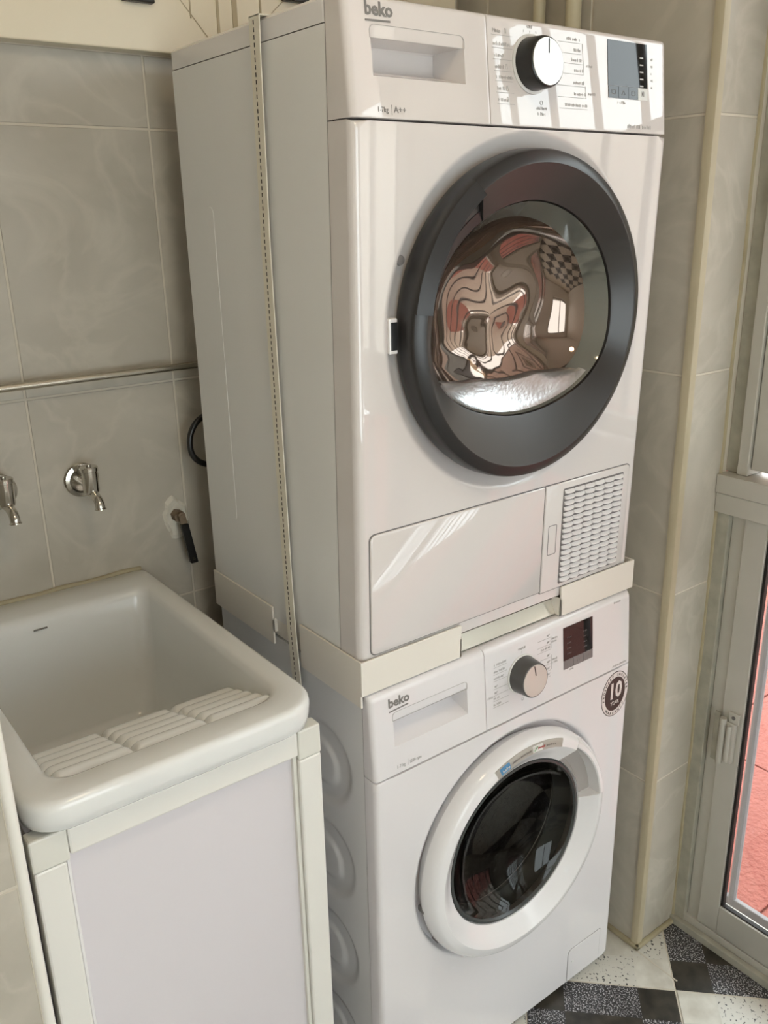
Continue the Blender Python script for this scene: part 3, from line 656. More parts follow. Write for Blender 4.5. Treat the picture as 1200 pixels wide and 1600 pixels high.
# window: clear rim, smoked bowl, steel lip at the bottom
tw = [2*PI*k/160 for k in range(160)]
bm = B(); polar(bm, tw, [[(win_s(t)-0.0008, 0.0065), (win_s(t)-0.008, -0.004), (win_s(t)-0.020, -0.024)] for t in tw], DD); obj('glass_rim', bm, 'bowl_edge', me_door, True, 60)
def bowl(t):
    r = win_s(t)-0.020; s = math.sin(t)
    k = 1.0 if s > -0.3 else 1.0-0.12*min(1, (-0.3-s)/0.4)
    return [(r, -0.024), (r*0.96, -0.034), (r*0.86*k, -0.050), (r*0.66*k, -0.066), (r*0.44, -0.074+0.006*math.sin(3*t)), (r*0.22, -0.072), (0.0005, -0.070)]
bm = B(); polar(bm, tw, [bowl(t) for t in tw], DD); obj('smoked_glass', bm, 'smoked_bowl', me_door, True, 80)
bm = B(); ts = linspace(math.radians(206), math.radians(328), 70)
def lip(t):
    k = min(1.0, min(t-ts[0], ts[-1]-t)/0.5); q = win_s(t); d = 0.012+0.034*math.sin(k*PI/2)
    return [(q-0.004, 0.002), (q-0.010, -0.003), (q-d, -0.016), (q-d-0.002, -0.020), (q-d-0.003, -0.034)]
polar(bm, ts, [lip(t) for t in ts], DD, False); obj('steel_lip', bm, 'drum_steel', me_door, True, 50)
# lower flap and air intake grille
def plate(name, outline, d, m, parent, ch=0.0012, gap=True):
    bm = B(); prism(bm, outline, -0.001, d, DF, ch); o = obj(name, bm, m, parent, True, 40)
    if gap:
        bm = B(); cx = sum(u for u, v in outline)/len(outline); cz = sum(v for u, v in outline)/len(outline)
        su = max(abs(u-cx) for u, v in outline); sv = max(abs(v-cz) for u, v in outline); e = 0.0016
        out = [(cx+(u-cx)*(1+e/su), cz+(v-cz)*(1+e/sv)) for u, v in outline]
        frame_line(bm, out, 0.0018, -0.001, 0.0004, DF); obj('gap_shade_line', bm, 'grey_seam', o)  # dark outline painted in place of the shadow line round the plate
    return o
fp = plate('filter_flap', rrect(0.018, 0.3645, 0.004, 0.188, (0.002, 0.010, 0.010, 0.002)), 0.0028, 'white_gloss', dry); fp['label'] = 'plain white lower flap'
gp = plate('air_intake', rrect(0.3670, 0.578, 0.001, 0.188, (0.010, 0.002, 0.002, 0.010)), 0.0028, 'white_gloss', dry); gp['label'] = 'white air intake panel with a louvred grille'
bm = B(); frame_line(bm, rrect(0.377, 0.397, 0.067, 0.119, 0.003), 0.0010, 0.0, 0.0032, DF); obj('push_tab', bm, 'grey_seam', gp)
bm = B(); prism(bm, rrect(0.408, 0.560, 0.008, 0.177, 0.003), 0.0, 0.0031, DF); obj('louvre_shade_plate', bm, 'grey_seam', gp)  # dark plate, the shade between the louvres put into its colour
lv_w, lv_h = 0.1490/6, 0.166/17
bm = B(); secs = []
for k in range(7):
    s = -1+2*k/6; bow = 0.0020*(1-s*s)
    secs.append([(s*lv_w*0.47, 0.0, -0.0018-bow*0.6), (s*lv_w*0.47, -0.0030-bow, -0.0014-bow*0.6), (s*lv_w*0.47, -0.0030-bow, 0.0006-bow*0.3), (s*lv_w*0.47, 0.0, 0.0034)])
loft(bm, secs, True, True, True); bmesh.ops.recalc_face_normals(bm, faces=bm.faces)
lm = bpy.data.meshes.new('louvre'); bm.to_mesh(lm); bm.free(); lm.materials.append(MATS['white_panel'])
for i in range(6):
    for j in range(17):
        p = DF(0.4095+lv_w*(i+0.5), 0.0095+lv_h*(j+0.5), 0.0031)
        o = bpy.data.objects.new('louvre', lm); COL.objects.link(o); o.parent = gp; o.location = Vector(p)-root_loc(gp)

# ---------------------------------------------------------------- stacking frame between the machines
kit = thing('stacking_frame', 'cream stacking frame clamped between dryer and washing machine', 'stacking frame', (0.3, 0.22, -0.054))
XK0, XK1, YK = -0.0045, 0.6105, -0.0065
TKP = 0.0035
bm = B(); out = [(XK0, 0.158), (XK0, YK), (0.188, YK), (0.188, YK+TKP), (XK0+TKP, YK+TKP), (XK0+TKP, 0.158)]
def kz(x, y, side): return -0.0745 if (y > YK+0.002) else -0.054
top = [(x, y, 0.0) for x, y in out]
# corner bracket: front lip shorter than side lip
def lplate(bm, a, b, z0, z1, bev=0.0008): return box(bm, (min(a[0], b[0]), min(a[1], b[1]), z0), (max(a[0], b[0]), max(a[1], b[1]), z1), bev)
bm = B(); lplate(bm, (XK0, YK), (0.188, YK+TKP), -0.0535, 0.001); lplate(bm, (XK0, YK+TKP-0.0005), (XK0+TKP, 0.158), -0.0735, 0.001); lplate(bm, (0.1845, YK), (0.188, YK+0.022), -0.0535, -0.021)
obj('corner_bracket', bm, 'kit_cream', kit)
bm = B(); lplate(bm, (0.4155, YK), (XK1, YK+TKP), -0.0535, 0.001); lplate(bm, (XK1-TKP, YK+TKP-0.0005), (XK1, 0.16), -0.0535, 0.001); lplate(bm, (0.4155, YK), (0.419, YK+0.022), -0.0535, -0.021)
obj('corner_bracket', bm, 'kit_cream', kit)
bm = B(); lplate(bm, (XK0, 0.241), (XK0+TKP, 0.449), -0.066, 0.001); lplate(bm, (XK0, 0.241), (0.02, 0.2445), -0.045, -0.021); obj('corner_bracket', bm, 'kit_cream', kit)
bm = B(); lplate(bm, (XK1-TKP, 0.241), (XK1, 0.449), -0.066, 0.001); obj('corner_bracket', bm, 'kit_cream', kit)
bm = B(); pf = [(0.006, -0.0525), (0.016, -0.0285), (0.032, -0.0285), (0.032, -0.0525)]; loft(bm, [[(x, y, z) for y, z in pf] for x in (0.012, 0.590)], True, True, True); obj('cross_bar', bm, 'galvanised', kit)
bm = B(); box(bm, (0.012, 0.42, -0.0525), (0.590, 0.44, -0.0305), 0.001); obj('cross_bar', bm, 'galvanised', kit)
for x in (0.004, 0.566):
    bm = B(); box(bm, (x, 0.0325, -0.0525), (x+0.03, 0.4195, -0.0225), 0.001); obj('side_bar', bm, 'kit_cream', kit)
# ---------------------------------------------------------------- strap round the dryer
st = thing('tie_down_strap', 'cream webbing strap with dark stitching running down the dryer side', 'strap', (-0.004, 0.178, -0.1))
bm = B(); L = []
for z, y0, y1 in ((0.846, 0.168, 0.194), (0.80, 0.170, 0.194), (0.57, 0.1745, 0.1975), (0.28, 0.171, 0.1950), (0.07, 0.168, 0.1925), (-0.02, 0.165, 0.190), (-0.115, 0.157, 0.183)):
    L.append([(-0.0060, y0, z), (-0.0075, y0, z), (-0.0075, y1, z), (-0.0060, y1, z)])
loft(bm, L, True, True, True); box(bm, (-0.0075, 0.168, 0.8450), (DW+0.004, 0.194, 0.8465)); obj('webbing', bm, 'strap_webbing', st)
bm = B(); z = -0.11
def strap_y(z):
    T_ = [(-0.115, 0.170), (-0.02, 0.1775), (0.07, 0.180), (0.28, 0.183), (0.57, 0.186), (0.80, 0.182), (0.846, 0.181)]
    for (a0, b0), (a1, b1) in zip(T_, T_[1:]):
        if a0 <= z <= a1: return b0+(b1-b0)*(z-a0)/(a1-a0)
    return 0.181
while z < 0.842:
    y = strap_y(z)+0.001; box(bm, (-0.0080, y-0.0009, z), (-0.0074, y+0.0009, z+0.0052)); z += 0.0086
obj('stitching', bm, 'stitch', st)

# ---------------------------------------------------------------- washing machine
wm = thing('washing_machine', 'white front-loading washing machine under the dryer with a round white door', 'washing machine', (0.3035, 0.22, FLOOR))
WX0, WX1 = 0.005, 0.602
ZW0, ZWS, ZW1 = -0.892, -0.198, -0.0555
WY = -0.021
def WF(u, v, w): return (u, WY-w, v)
def WC(u, v, w): return (u, WY-w+0.0105*max(0, v-ZWS)/(ZW1-ZWS), v)
# steel cabinet with pressed ovals on the left side
def oval(y, z):
    h = 0.0
    for k in range(4):
        zc = -0.235-0.187*k
        a, b = (y-0.125)/0.085, (z-zc+0.25*(y-0.125)*0.6)/0.078
        d = math.sqrt(a*a+b*b)
        h += 0.0045*max(0, min(1, (1-d)/0.16))
        a2, b2 = (y-0.128)/0.048, (z-zc)/0.044
        d2 = math.sqrt(a2*a2+b2*b2); h -= 0.0035*max(0, min(1, (1-d2)/0.22))
        for dy in (0.235,):
            a, b = (y-0.125-dy)/0.085, (z-zc)/0.078; d = math.sqrt(a*a+b*b); h += 0.0045*max(0, min(1, (1-d)/0.16))
    return h
bm = B(); ys = linspace(0.008, 0.448, 111); zs = linspace(ZW0, -0.058, 211)
relief(bm, ys, zs, lambda u, v: 0.0, lambda u, v, w: (WX0+oval(u, v), u, v))
bmS = bm
bm = B(); v = [bm.verts.new(p) for p in ((WX0, 0.008, ZW0), (WX0, 0.448, ZW0), (WX1, 0.448, ZW0), (WX1, 0.008, ZW0), (WX0, 0.008, -0.058), (WX0, 0.448, -0.058), (WX1, 0.448, -0.058), (WX1, 0.008, -0.058))]
for f in ((1, 2, 6, 5), (2, 3, 7, 6), (0, 3, 2, 1), (4, 5, 6, 7)): bm.faces.new([v[i] for i in f])
merge(bmS, bm); bmesh.ops.remove_doubles(bmS, verts=bmS.verts, dist=1e-5); obj('cabinet', bmS, 'white_steel', wm, True, 40)
for x in (0.05, 0.55):
    for y in (0.05, 0.40):
        bm = B(); tube(bm, [(x, y, FLOOR+0.0003), (x, y, FLOOR+0.006), (x, y, FLOOR+0.0065), (x, y, ZW0)], [0.022, 0.022, 0.010, 0.010], 16); obj('foot', bm, 'black_plastic', wm, True)
# front panel with round opening
WCX, WCZ = 0.3035, -0.447
ths = sorted(set([2*PI*k/N for k in range(N)]+[math.atan2(z-WCZ, x-WCX) % (2*PI) for x in (WX0, WX1) for z in (ZW0, ZWS-0.001)]))
def wrect(t, x0, x1, z0, z1):
    c, s = math.cos(t), math.sin(t); r = 1e9
    if c > 1e-9: r = min(r, (x1-WCX)/c)
    if c < -1e-9: r = min(r, (x0-WCX)/c)
    if s > 1e-9: r = min(r, (z1-WCZ)/s)
    if s < -1e-9: r = min(r, (z0-WCZ)/s)
    return r
loops = []
for r, w in ((0.165, -0.06), (0.165, -0.019), (0.2125, -0.019), (0.2185, -0.017), (0.2225, -0.0045), (0.2250, -0.0010), (0.2290, 0.0), (0.2305, 0.0)):
    loops.append([WF(WCX+r*math.cos(t), WCZ+r*math.sin(t), w) for t in ths])
for ins, w in ((0.0095, 0.0), (0.008, 0.0), (0.004, -0.0012), (0.0015, -0.004), (0.0, -0.009), (0.0, -0.0285)):
    lp_ = []
    for t in ths:
        r = wrect(t, WX0+ins, WX1-ins, ZW0+min(ins, 0.004), ZWS-0.001-min(ins, 0.0012)); lp_.append(WF(WCX+r*math.cos(t), WCZ+r*math.sin(t), w))
    loops.append(lp_)
bm = B(); loft(bm, loops); obj('front_panel', bm, 'white_cool', wm, True, 50)
# detergent drawer with recessed handle
WS = 0.2325
HW = (0.045, 0.193, -0.1515, -0.0955)
bm = B(); us = edges_for(WX0, WS-0.0006, 0.008, (HW[0], HW[1])); vs = edges_for(ZWS+0.0007, ZW1, 0.012, (HW[2], HW[3]), 7)
relief(bm, us, vs, panel_w(WX0, WS-0.0006, ZWS+0.0007, ZW1, (0.008, 0.001, 0.001, 0.012)), WC, HW, lambda v: 0.0105*(v-ZWS)/(ZW1-ZWS)-0.0283)
pocket(bm, HW[0], HW[1], [(HW[3], 0), (-0.1085, -0.0020), (-0.1080, -0.014), (-0.122, -0.033), (-0.1335, -0.0345), (-0.1375, -0.031), (HW[2], 0)], WC, 0.004)
dd = obj('detergent_drawer', bm, 'white_cool', wm, True, 40); dd['label'] = 'white detergent drawer with a recessed handle'
bm = B(); frame_line(bm, rrect(HW[0]-0.001, HW[1]+0.001, -0.1085, HW[3]+0.001, (0.007, 0.007, 0.001, 0.001)), 0.0006, -0.0004, 0.0004, WC); obj('handle_seam', bm, 'print_faint', dd)
bm = B(); text_mesh(bm, 'beko', 0.0200, WC, 0.0375, -0.0845, 0.0004, bold=0.0006); hline(bm, 0.0385, -0.0915, 0.075, -0.0895, 0.0020, WC, 0.0005); obj('brand_print', bm, 'print_grey', dd)
bm = B(); text_mesh(bm, '1-7 kg', 0.0078, WC, 0.046, -0.1885, 0.0004, sx=0.85); hline(bm, 0.068, -0.190, 0.068, -0.180, 0.0005, WC, 0.0004); text_mesh(bm, '1200 rpm', 0.0075, WC, 0.0705, -0.1885, 0.0004, sx=0.8); obj('capacity_print', bm, 'print_faint', dd)
bm = B(); us = edges_for(WS+0.0006, WX1, 0.008); vs = edges_for(ZWS+0.0007, ZW1, 0.012, (), 7)
relief(bm, us, vs, panel_w(WS+0.0006, WX1, ZWS+0.0007, ZW1, (0.001, 0.008, 0.001, 0.012)), WC, None, lambda v: 0.0105*(v-ZWS)/(ZW1-ZWS)-0.0283)
wf_ = obj('control_fascia', bm, 'white_cool', wm, True, 40)
bm = B(); box(bm, (WS-0.003, 0.001, ZWS+0.003), (WS+0.003, 0.0085, ZW1-0.006)); box(bm, (WX0+0.003, -0.006, ZWS-0.004), (WX1-0.003, 0.0085, ZWS+0.004)); obj('seam_shade_strip', bm, 'grey_seam', wm)  # grey strips darken the seams in place of shade
WKC = (0.3165, -0.1245)
bm = B(); lathe_y(bm, [(0.0345, 0.0), (0.0345, 0.002), (0.033, 0.003)], lambda a_, b_, w: WC(WKC[0]+a_, WKC[1]+b_, w), 48, True, True); obj('dial_collar', bm, 'label_pale', wm, True)
bm = B(); lathe_y(bm, [(0.0325, 0.003), (0.0315, 0.010), (0.0300, 0.027), (0.0295, 0.0295), (0.028, 0.030), (0.027, 0.0295)], lambda a_, b_, w: WC(WKC[0]+a_, WKC[1]+b_, w), 56, True, True); wk = obj('dial', bm, 'knob_grey', wm, True); wk['label'] = 'grey programme dial with a silver face'
bm = B(); lathe_y(bm, [(0.0275, 0.0296), (0.0273, 0.0306), (0.0001, 0.0306)], lambda a_, b_, w: WC(WKC[0]+a_, WKC[1]+b_, w), 56); obj('dial_face', bm, 'silver_face', wk, True)
bm = B(); hline(bm, WKC[0]+0.001, WKC[1]+0.009, WKC[0]-0.002, WKC[1]+0.0265, 0.0018, WC, 0.0311); obj('dial_pointer', bm, 'black_plastic', wk)
wu0, wu1, wv0, wv1 = 0.4175, 0.494, -0.1525, -0.0745
bm = B(); prism(bm, [(wu0, wv0+0.0165), (wu1, wv0+0.0165), (wu1, wv1), (wu0, wv1)], -0.001, 0.0007, WC); wd_ = obj('display', bm, 'display_black', wm); wd_['label'] = 'glossy black display window'
bm = B(); rn = random.Random(9)
for k in range(4): smallprint(bm, wu0+0.010, wv1-0.022-0.010*k, 0.010, 0.003, WC, 0.0009, rn); smallprint(bm, wu1-0.024, wv1-0.022-0.010*k, 0.008, 0.003, WC, 0.0009, rn)
obj('display_marks', bm, 'grey_seam', wd_)
for k in range(3):
    q = (wu1-wu0)/3
    bm = B(); prism(bm, [(wu0+k*q+0.0004, wv0), (wu0+(k+1)*q-0.0004, wv0), (wu0+(k+1)*q-0.0004, wv0+0.0158), (wu0+k*q+0.0004, wv0+0.0158)], -0.001, 0.0010, WC); ky = obj('touch_key', bm, 'button_grey', wm)
    bm = B(); c = wu0+(k+0.5)*q; prism(bm, [(c-0.003, wv0+0.005), (c+0.001, wv0+0.0075), (c-0.003, wv0+0.010)], 0.0009, 0.0013, WC); hline(bm, c+0.002, wv0+0.005, c+0.002, wv0+0.010, 0.0009, WC, 0.0013); obj('key_symbol', bm, 'grey_seam', ky)
bm = B()
for k, (v_, wd, t_) in enumerate(((-0.0905, 0.020, "30'"), (-0.1025, 0.024, ''), (-0.114, 0.014, '40°'), (-0.128, 0.0, '40°'), (-0.139, 0.0, '60°'), (-0.149, 0.012, ''), (-0.160, 0.016, ''))):
    u_ = 0.253-0.0006*k
    if wd: smallprint(bm, u_, v_, wd, 0.0042, WC, 0.0004, rn)
    if t_: text_mesh(bm, t_, 0.0055, WC, u_+wd+0.001, v_, 0.0004)
    hline(bm, u_-0.001, v_-0.0028, 0.281+0.0005*k, v_-0.0028, 0.0005, WC, 0.0004)
for k, (v_, t_) in enumerate(((-0.078, '20°'), (-0.090, '40°'), (-0.0995, 'Eco 40-60'), (-0.114, '60°'), (-0.126, '40°'), (-0.138, '60°'), (-0.149, '90°'))):
    text_mesh(bm, t_, 0.0055, WC, 0.384, v_, 0.0004, 'RIGHT'); hline(bm, 0.352+0.001*abs(3-k), v_-0.0028, 0.385, v_-0.0028, 0.0005, WC, 0.0004)
hline(bm, 0.387, -0.079, 0.387, -0.101, 0.0005, WC, 0.0004); hline(bm, 0.387, -0.113, 0.387, -0.140, 0.0005, WC, 0.0004)
smallprint(bm, 0.389, -0.0865, 0.014, 0.004, WC, 0.0004, rn); smallprint(bm, 0.389, -0.092, 0.012, 0.004, WC, 0.0004, rn)
smallprint(bm, 0.389, -0.125, 0.014, 0.004, WC, 0.0004, rn); smallprint(bm, 0.389, -0.1305, 0.012, 0.004, WC, 0.0004, rn)
text_mesh(bm, 'On/Off', 0.0058, WC, 0.3165, -0.0805, 0.0004, 'CENTER'); hline(bm, 0.3165, -0.0875, 0.3165, -0.0835, 0.0005, WC, 0.0004)
smallprint(bm, 0.2365, -0.1445, 0.014, 0.004, WC, 0.0004, rn); hline(bm, 0.2505, -0.143, 0.253, -0.143, 0.0005, WC, 0.0004)
frame_line(bm, [(0.316+0.0032*math.cos(2*PI*k/12), -0.170+0.0032*math.sin(2*PI*k/12)) for k in range(12)], 0.0010, 0.0, 0.0004, WC)
smallprint(bm, 0.553, -0.069, 0.018, 0.004, WC, 0.0004, rn); smallprint(bm, 0.550, -0.1935, 0.040, 0.0042, WC, 0.0004, rn); smallprint(bm, 0.434, -0.1585, 0.010, 0.0035, WC, 0.0004, rn)
obj('programme_print', bm, 'print_faint', wf_)['kind'] = 'stuff'
# door: white ring, grip pocket, glass
def WD(u, v, w): return WF(WCX+u, WCZ+v, w)
A0, A1 = math.radians(7), math.radians(52)
def wprof(grip):
    if not grip: return [(0.203, -0.0180), (0.2100, -0.009), (0.2150, 0.003), (0.2145, 0.014), (0.2110, 0.023), (0.2065, 0.0280), (0.2025, 0.0305), (0.1905, 0.0328), (0.1890, 0.0322), (0.1750, 0.0225), (0.1620, 0.0130), (0.1585, 0.0110), (0.1570, 0.004)]
    return [(0.203, -0.0180), (0.2100, -0.009), (0.2150, 0.003), (0.2145, 0.014), (0.2110, 0.023), (0.2075, 0.0285), (0.2040, 0.0318), (0.1965, 0.0330), (0.1945, 0.0310), (0.1935, 0.006), (0.1680, 0.002), (0.1585, 0.012), (0.1570, 0.004)]
tl, pr = [], []
marks = [2*PI*k/n for k in range(n) if not (abs(2*PI*k/n-A0) < 0.012 or abs(2*PI*k/n-A1) < 0.012)]
for t in sorted(marks+[A0-1e-4, A0+1e-4, A1-1e-4, A1+1e-4]):
    tl.append(t); pr.append(wprof(A0 < t < A1))
bm = B(); polar(bm, tl, pr, WD); wdoor = obj('door', bm, None, wm, True, 24); wdoor['label'] = 'round white door ring with a grip pocket'
for nm in ('white_door', 'grip_grey'): wdoor.data.materials.append(MATS[nm])
for i, p in enumerate(wdoor.data.polygons):
    t = tl[i % len(tl)]; p.material_index = 1 if (A0 < t < A1-0.001 and i//len(tl) in (9, 10)) else 0
for z in (-0.035, -0.115):     # dark blocks standing in for shaded hinge notches in the rim
    t = math.asin(z/0.216); t = PI-t; bm = B()
    c = Vector(WD(0.2122*math.cos(t), 0.2122*math.sin(t), 0.000))
    box(bm, (c.x-0.003, c.y-0.006, c.z-0.005), (c.x+0.004, c.y+0.009, c.z+0.005), 0.001); obj('notch_shade_block', bm, 'grey_seam', wdoor)
bm = B(); ts = linspace(math.radians(66), math.radians(113), 40)
polar(bm, ts, [[(0.2050, 0.0285), (0.2050, 0.0294), (0.2025, 0.0310), (0.1910, 0.0333), (0.1900, 0.0331), (0.1900, 0.0318)] for t in ts], WD, False); lb = obj('label_strip', bm, 'label_taupe', wdoor, True, 60); lb['label'] = 'taupe printed strip on the door ring'
def arc_patch(bm, r0, r1, a0, a1, k=8):
    ts = linspace(math.radians(a0), math.radians(a1), k)
    wz_ = lambda r: 0.0337-0.2*max(0, r-0.1910)
    polar(bm, ts, [[(r0, wz_(r0)), (r1, wz_(r1))] for t in ts], WD, False)
bm = B(); arc_patch(bm, 0.1915, 0.2035, 104.0, 110.5); bl = obj('label_patch', bm, 'label_blue', lb)
def AT(r, a): return lambda u, v, w: WD(r*math.cos(a)+u*math.sin(a)+v*math.cos(a), r*math.sin(a)-u*math.cos(a)+v*math.sin(a), w)
bm = B(); text_mesh(bm, 'beko', 0.0085, AT(0.1945, math.radians(107)), 0, 0, 0.0341, 'CENTER'); obj('brand_print', bm, 'label_pale', bl)
bm = B()
for k in range(14): smallprint(bm, -0.001, 0, 0.002, 0.0038, AT(0.1955, math.radians(102.2-k*0.95)), 0.0335, rn)
obj('strip_print', bm, 'print_grey', lb)
bm = B(); arc_patch(bm, 0.1915, 0.2030, 81.5, 88.5); pp = obj('label_patch', bm, 'label_pale', lb)
bm = B()
for k in range(3): smallprint(bm, -0.0015, k*0.003-0.001, 0.003, 0.003, AT(0.1945, math.radians(87.0-0.6*k)), 0.0337, rn)
obj('strip_mark', bm, 'label_green', pp)
bm = B()
for k in range(5): smallprint(bm, -0.0012, 0, 0.0026, 0.0045, AT(0.1955, math.radians(84.6-0.85*k)), 0.0337, rn)
obj('strip_mark', bm, 'label_red', pp)
bm = B()
for k in range(5): smallprint(bm, -0.001, 0, 0.002, 0.004, AT(0.1955, math.radians(78.0-k*1.5)), 0.0335, rn)
obj('strip_print', bm, 'print_grey', lb)
bm = B(); lathe_y(bm, [(0.1572, 0.0055), (0.1555, 0.0105), (0.1515, 0.0110), (0.1490, 0.0070)], WD, 96); obj('glass_gasket', bm, 'gasket', wdoor, True)
bm = B(); lathe_y(bm, [(0.1512, 0.0085), (0.1490, 0.0070), (0.1420, -0.002), (0.1300, -0.014), (0.1100, -0.027), (0.0850, -0.037), (0.0550, -0.043), (0.0280, -0.0455), (0.0005, -0.046)], WD, 96); obj('door_glass', bm, 'door_glass', wdoor, True, 80)
bm = B(); lathe_y(bm, [(0.163, -0.012), (0.158, -0.030), (0.152, -0.045), (0.160, -0.055)], WD, 96); obj('bellows', bm, 'gasket', wm, True)
bm = B(); lathe_y(bm, [(0.168, -0.058), (0.205, -0.075), (0.215, -0.10), (0.215, -0.30), (0.16, -0.33), (0.0005, -0.335)], WD, 72); obj('drum', bm, 'drum_dark', wm, True)
# hatch for the pump filter
bm = B(); prism(bm, rrect(0.473, 0.571, -0.885, -0.809, (0.002, 0.012, 0.002, 0.002)), -0.001, 0.0012, WF, 0.0006); hp = obj('filter_hatch', bm, 'white_cool', wm, True)
bm = B(); frame_line(bm, rrect(0.4722, 0.5718, -0.8858, -0.8082, (0.002, 0.012, 0.002, 0.002)), 0.0008, -0.001, 0.0004, WF); obj('gap_shade_line', bm, 'grey_seam', hp)  # dark outline in place of the shadow round the hatch
bm = B(); lathe_y(bm, [(0.0001, 0.0018), (0.0022, 0.0018), (0.0026, 0.0012)], lambda a_, b_, w: WF(0.487+a_, -0.842+b_, w), 14); obj('hatch_screw', bm, 'label_pale', hp)
# round sticker
SC = (0.5620, -0.2515); SR = 0.0465
def disc(r, w0, w1, m, name, parent, r_in=0.0):
    bm = B(); pf = [(r, w0), (r, w1)]+([(r_in, w1), (r_in, w0)] if r_in else [(0.0001, w1)])
    lathe_y(bm, pf, lambda a_, b_, w: WF(SC[0]+a_*0.83, SC[1]+b_, w), 64); return obj(name, bm, m, parent)
sk = disc(SR, 0.0001, 0.0004, 'sticker_dark', 'warranty_sticker', wm); sk['label'] = 'round black and silver ten year warranty sticker'
disc(SR-0.0016, 0.0003, 0.0006, 'sticker_foil', 'sticker_band', sk, SR-0.0115)
disc(SR-0.0118, 0.0003, 0.0006, 'sticker_dark', 'sticker_disc', sk)
SF = lambda u, v, w: WF(SC[0]+u*0.83, SC[1]+v, w)
bm = B(); text_mesh(bm, '10', 0.046, SF, 0.0, -0.008, 0.0008, 'CENTER', bold=0.0012); obj('sticker_numeral', bm, 'sticker_foil', sk)
bm = B(); text_mesh(bm, 'YEAR', 0.0110, SF, 0.0, -0.0225, 0.0008, 'CENTER', sx=1.15); obj('sticker_word', bm, 'sticker_foil', sk)
bm = B()
s_ = 'PROSMART INVERTER'
for k, ch in enumerate(s_):
    a = math.radians(188-k*11.5); rr = SR-0.0098
    text_mesh(bm, ch, 0.0085, SF, rr*math.cos(a), rr*math.sin(a), 0.0008, 'CENTER', rot=a-PI/2)
s_ = 'WARRANTY'
for k, ch in enumerate(s_):
    a = math.radians(228+k*12.5); rr = SR-0.0033
    text_mesh(bm, ch, 0.0085, SF, rr*math.cos(a), rr*math.sin(a), 0.0008, 'CENTER', rot=a+PI/2)
obj('sticker_lettering', bm, 'sticker_dark', sk)

# ---------------------------------------------------------------- laundry sink
sk_ = thing('laundry_sink', 'white ceramic laundry sink with a ribbed washboard', 'sink', (-0.285, 0.25, -0.05))
ZR = -0.004
def rl(x0, x1, y0, y1, r, z): return [(x, y, z) for x, y in rrect(x0, x1, y0, y1, r, 8)]
SX0, SX1, SY0, SY1 = -0.478, -0.092, -0.045, 0.5535
ro = (0.016, 0.016, 0.045, 0.055)
bm = B(); loops = [
    rl(SX0+0.020, SX1-0.020, SY0+0.020, SY1-0.004, 0.03, -0.0470),
    rl(SX0+0.006, SX1-0.006, SY0+0.008, SY1-0.001, ro, -0.0460),
    rl(SX0+0.002, SX1-0.002, SY0+0.003, SY1, ro, -0.0410),
    rl(SX0+0.0005, SX1-0.0005, SY0+0.001, SY1, ro, -0.030),
    rl(SX0, SX1, SY0, SY1, ro, -0.015),
    rl(SX0+0.001, SX1-0.001, SY0+0.0012, SY1-0.001, ro, -0.009),
    rl(SX0+0.0035, SX1-0.0035, SY0+0.004, SY1-0.003, ro, -0.0055),
    rl(SX0+0.008, SX1-0.008, SY0+0.009, SY1-0.006, (0.014, 0.014, 0.042, 0.052), -0.0040),
    rl(SX0+0.034, SX1-0.029, SY0+0.045, SY1-0.070, (0.018, 0.018, 0.032, 0.040), -0.0055),
    rl(SX0+0.041, SX1-0.034, SY0+0.053, SY1-0.080, (0.020, 0.020, 0.032, 0.040), -0.010),
    rl(SX0+0.045, SX1-0.037, SY0+0.057, SY1-0.084, (0.022, 0.022, 0.032, 0.040), -0.020),
    rl(SX0+0.052, SX1-0.043, SY0+0.064, SY1-0.090, 0.03, -0.10),
    rl(SX0+0.062, SX1-0.052, SY0+0.085, SY1-0.102, 0.03, -0.225),
    rl(SX0+0.075, SX1-0.066, SY0+0.105, SY1-0.120, 0.03, -0.240),
    rl(SX0+0.17, SX1-0.16, SY0+0.25, SY1-0.26, 0.02, -0.246)]
loft(bm, loops, True, False, True); obj('basin', bm, 'ceramic', sk_, True, 60)
bm = B()
us = linspace(SX0+0.046, SX1-0.038, 150); vs = linspace(SY0+0.060, SY0+0.205, 110)
def rib(u, v):
    t = (u-us[0])/(us[-1]-us[0]); q = (v-vs[0])/(vs[-1]-vs[0])
    blk = t*3; fx = blk-math.floor(min(blk, 2.9999)); skew = 0.0
    endf = max(0.0, min(1.0, min(fx, 1-fx)/0.12)); endf = math.sqrt(max(0, 1-(1-endf)**2))
    rr = (q*5.0) % 1.0; s = math.sqrt(max(0, 1-((rr-0.5)/0.5)**2))
    base = -0.0195-0.050*q-0.004*t
    if q > 0.955: base -= 0.05*((q-0.955)/0.045)**2
    return base+0.0140*s*endf
relief(bm, us, vs, lambda u, v: 0, lambda u, v, w: (u, v, rib(u, v)))
G = bm; v0 = linspace(us[0], us[-1], 150)
bk = [bm.verts.new((u, vs[-1], rib(u, vs[-1]))) for u in v0]; lo_ = [bm.verts.new((u, vs[-1]-0.004, -0.225)) for u in v0]
for i in range(149): bm.faces.new((bk[i], bk[i+1], lo_[i+1], lo_[i]))
obj('washboard', bm, 'ceramic', sk_, True, 80)
bm = B(); box(bm, (-0.322, 0.4652, -0.029), (-0.300, 0.4662, -0.0265)); obj('maker_mark', bm, 'print_grey', sk_)
bm = B(); tube(bm, spline([(SX0+0.01+0.368*k/10, YB-0.002, -0.0035+0.0012*math.sin(k*2.3)) for k in range(11)], 4), 0.0048, 8); obj('caulk_bead', bm, 'caulk', sk_, True)

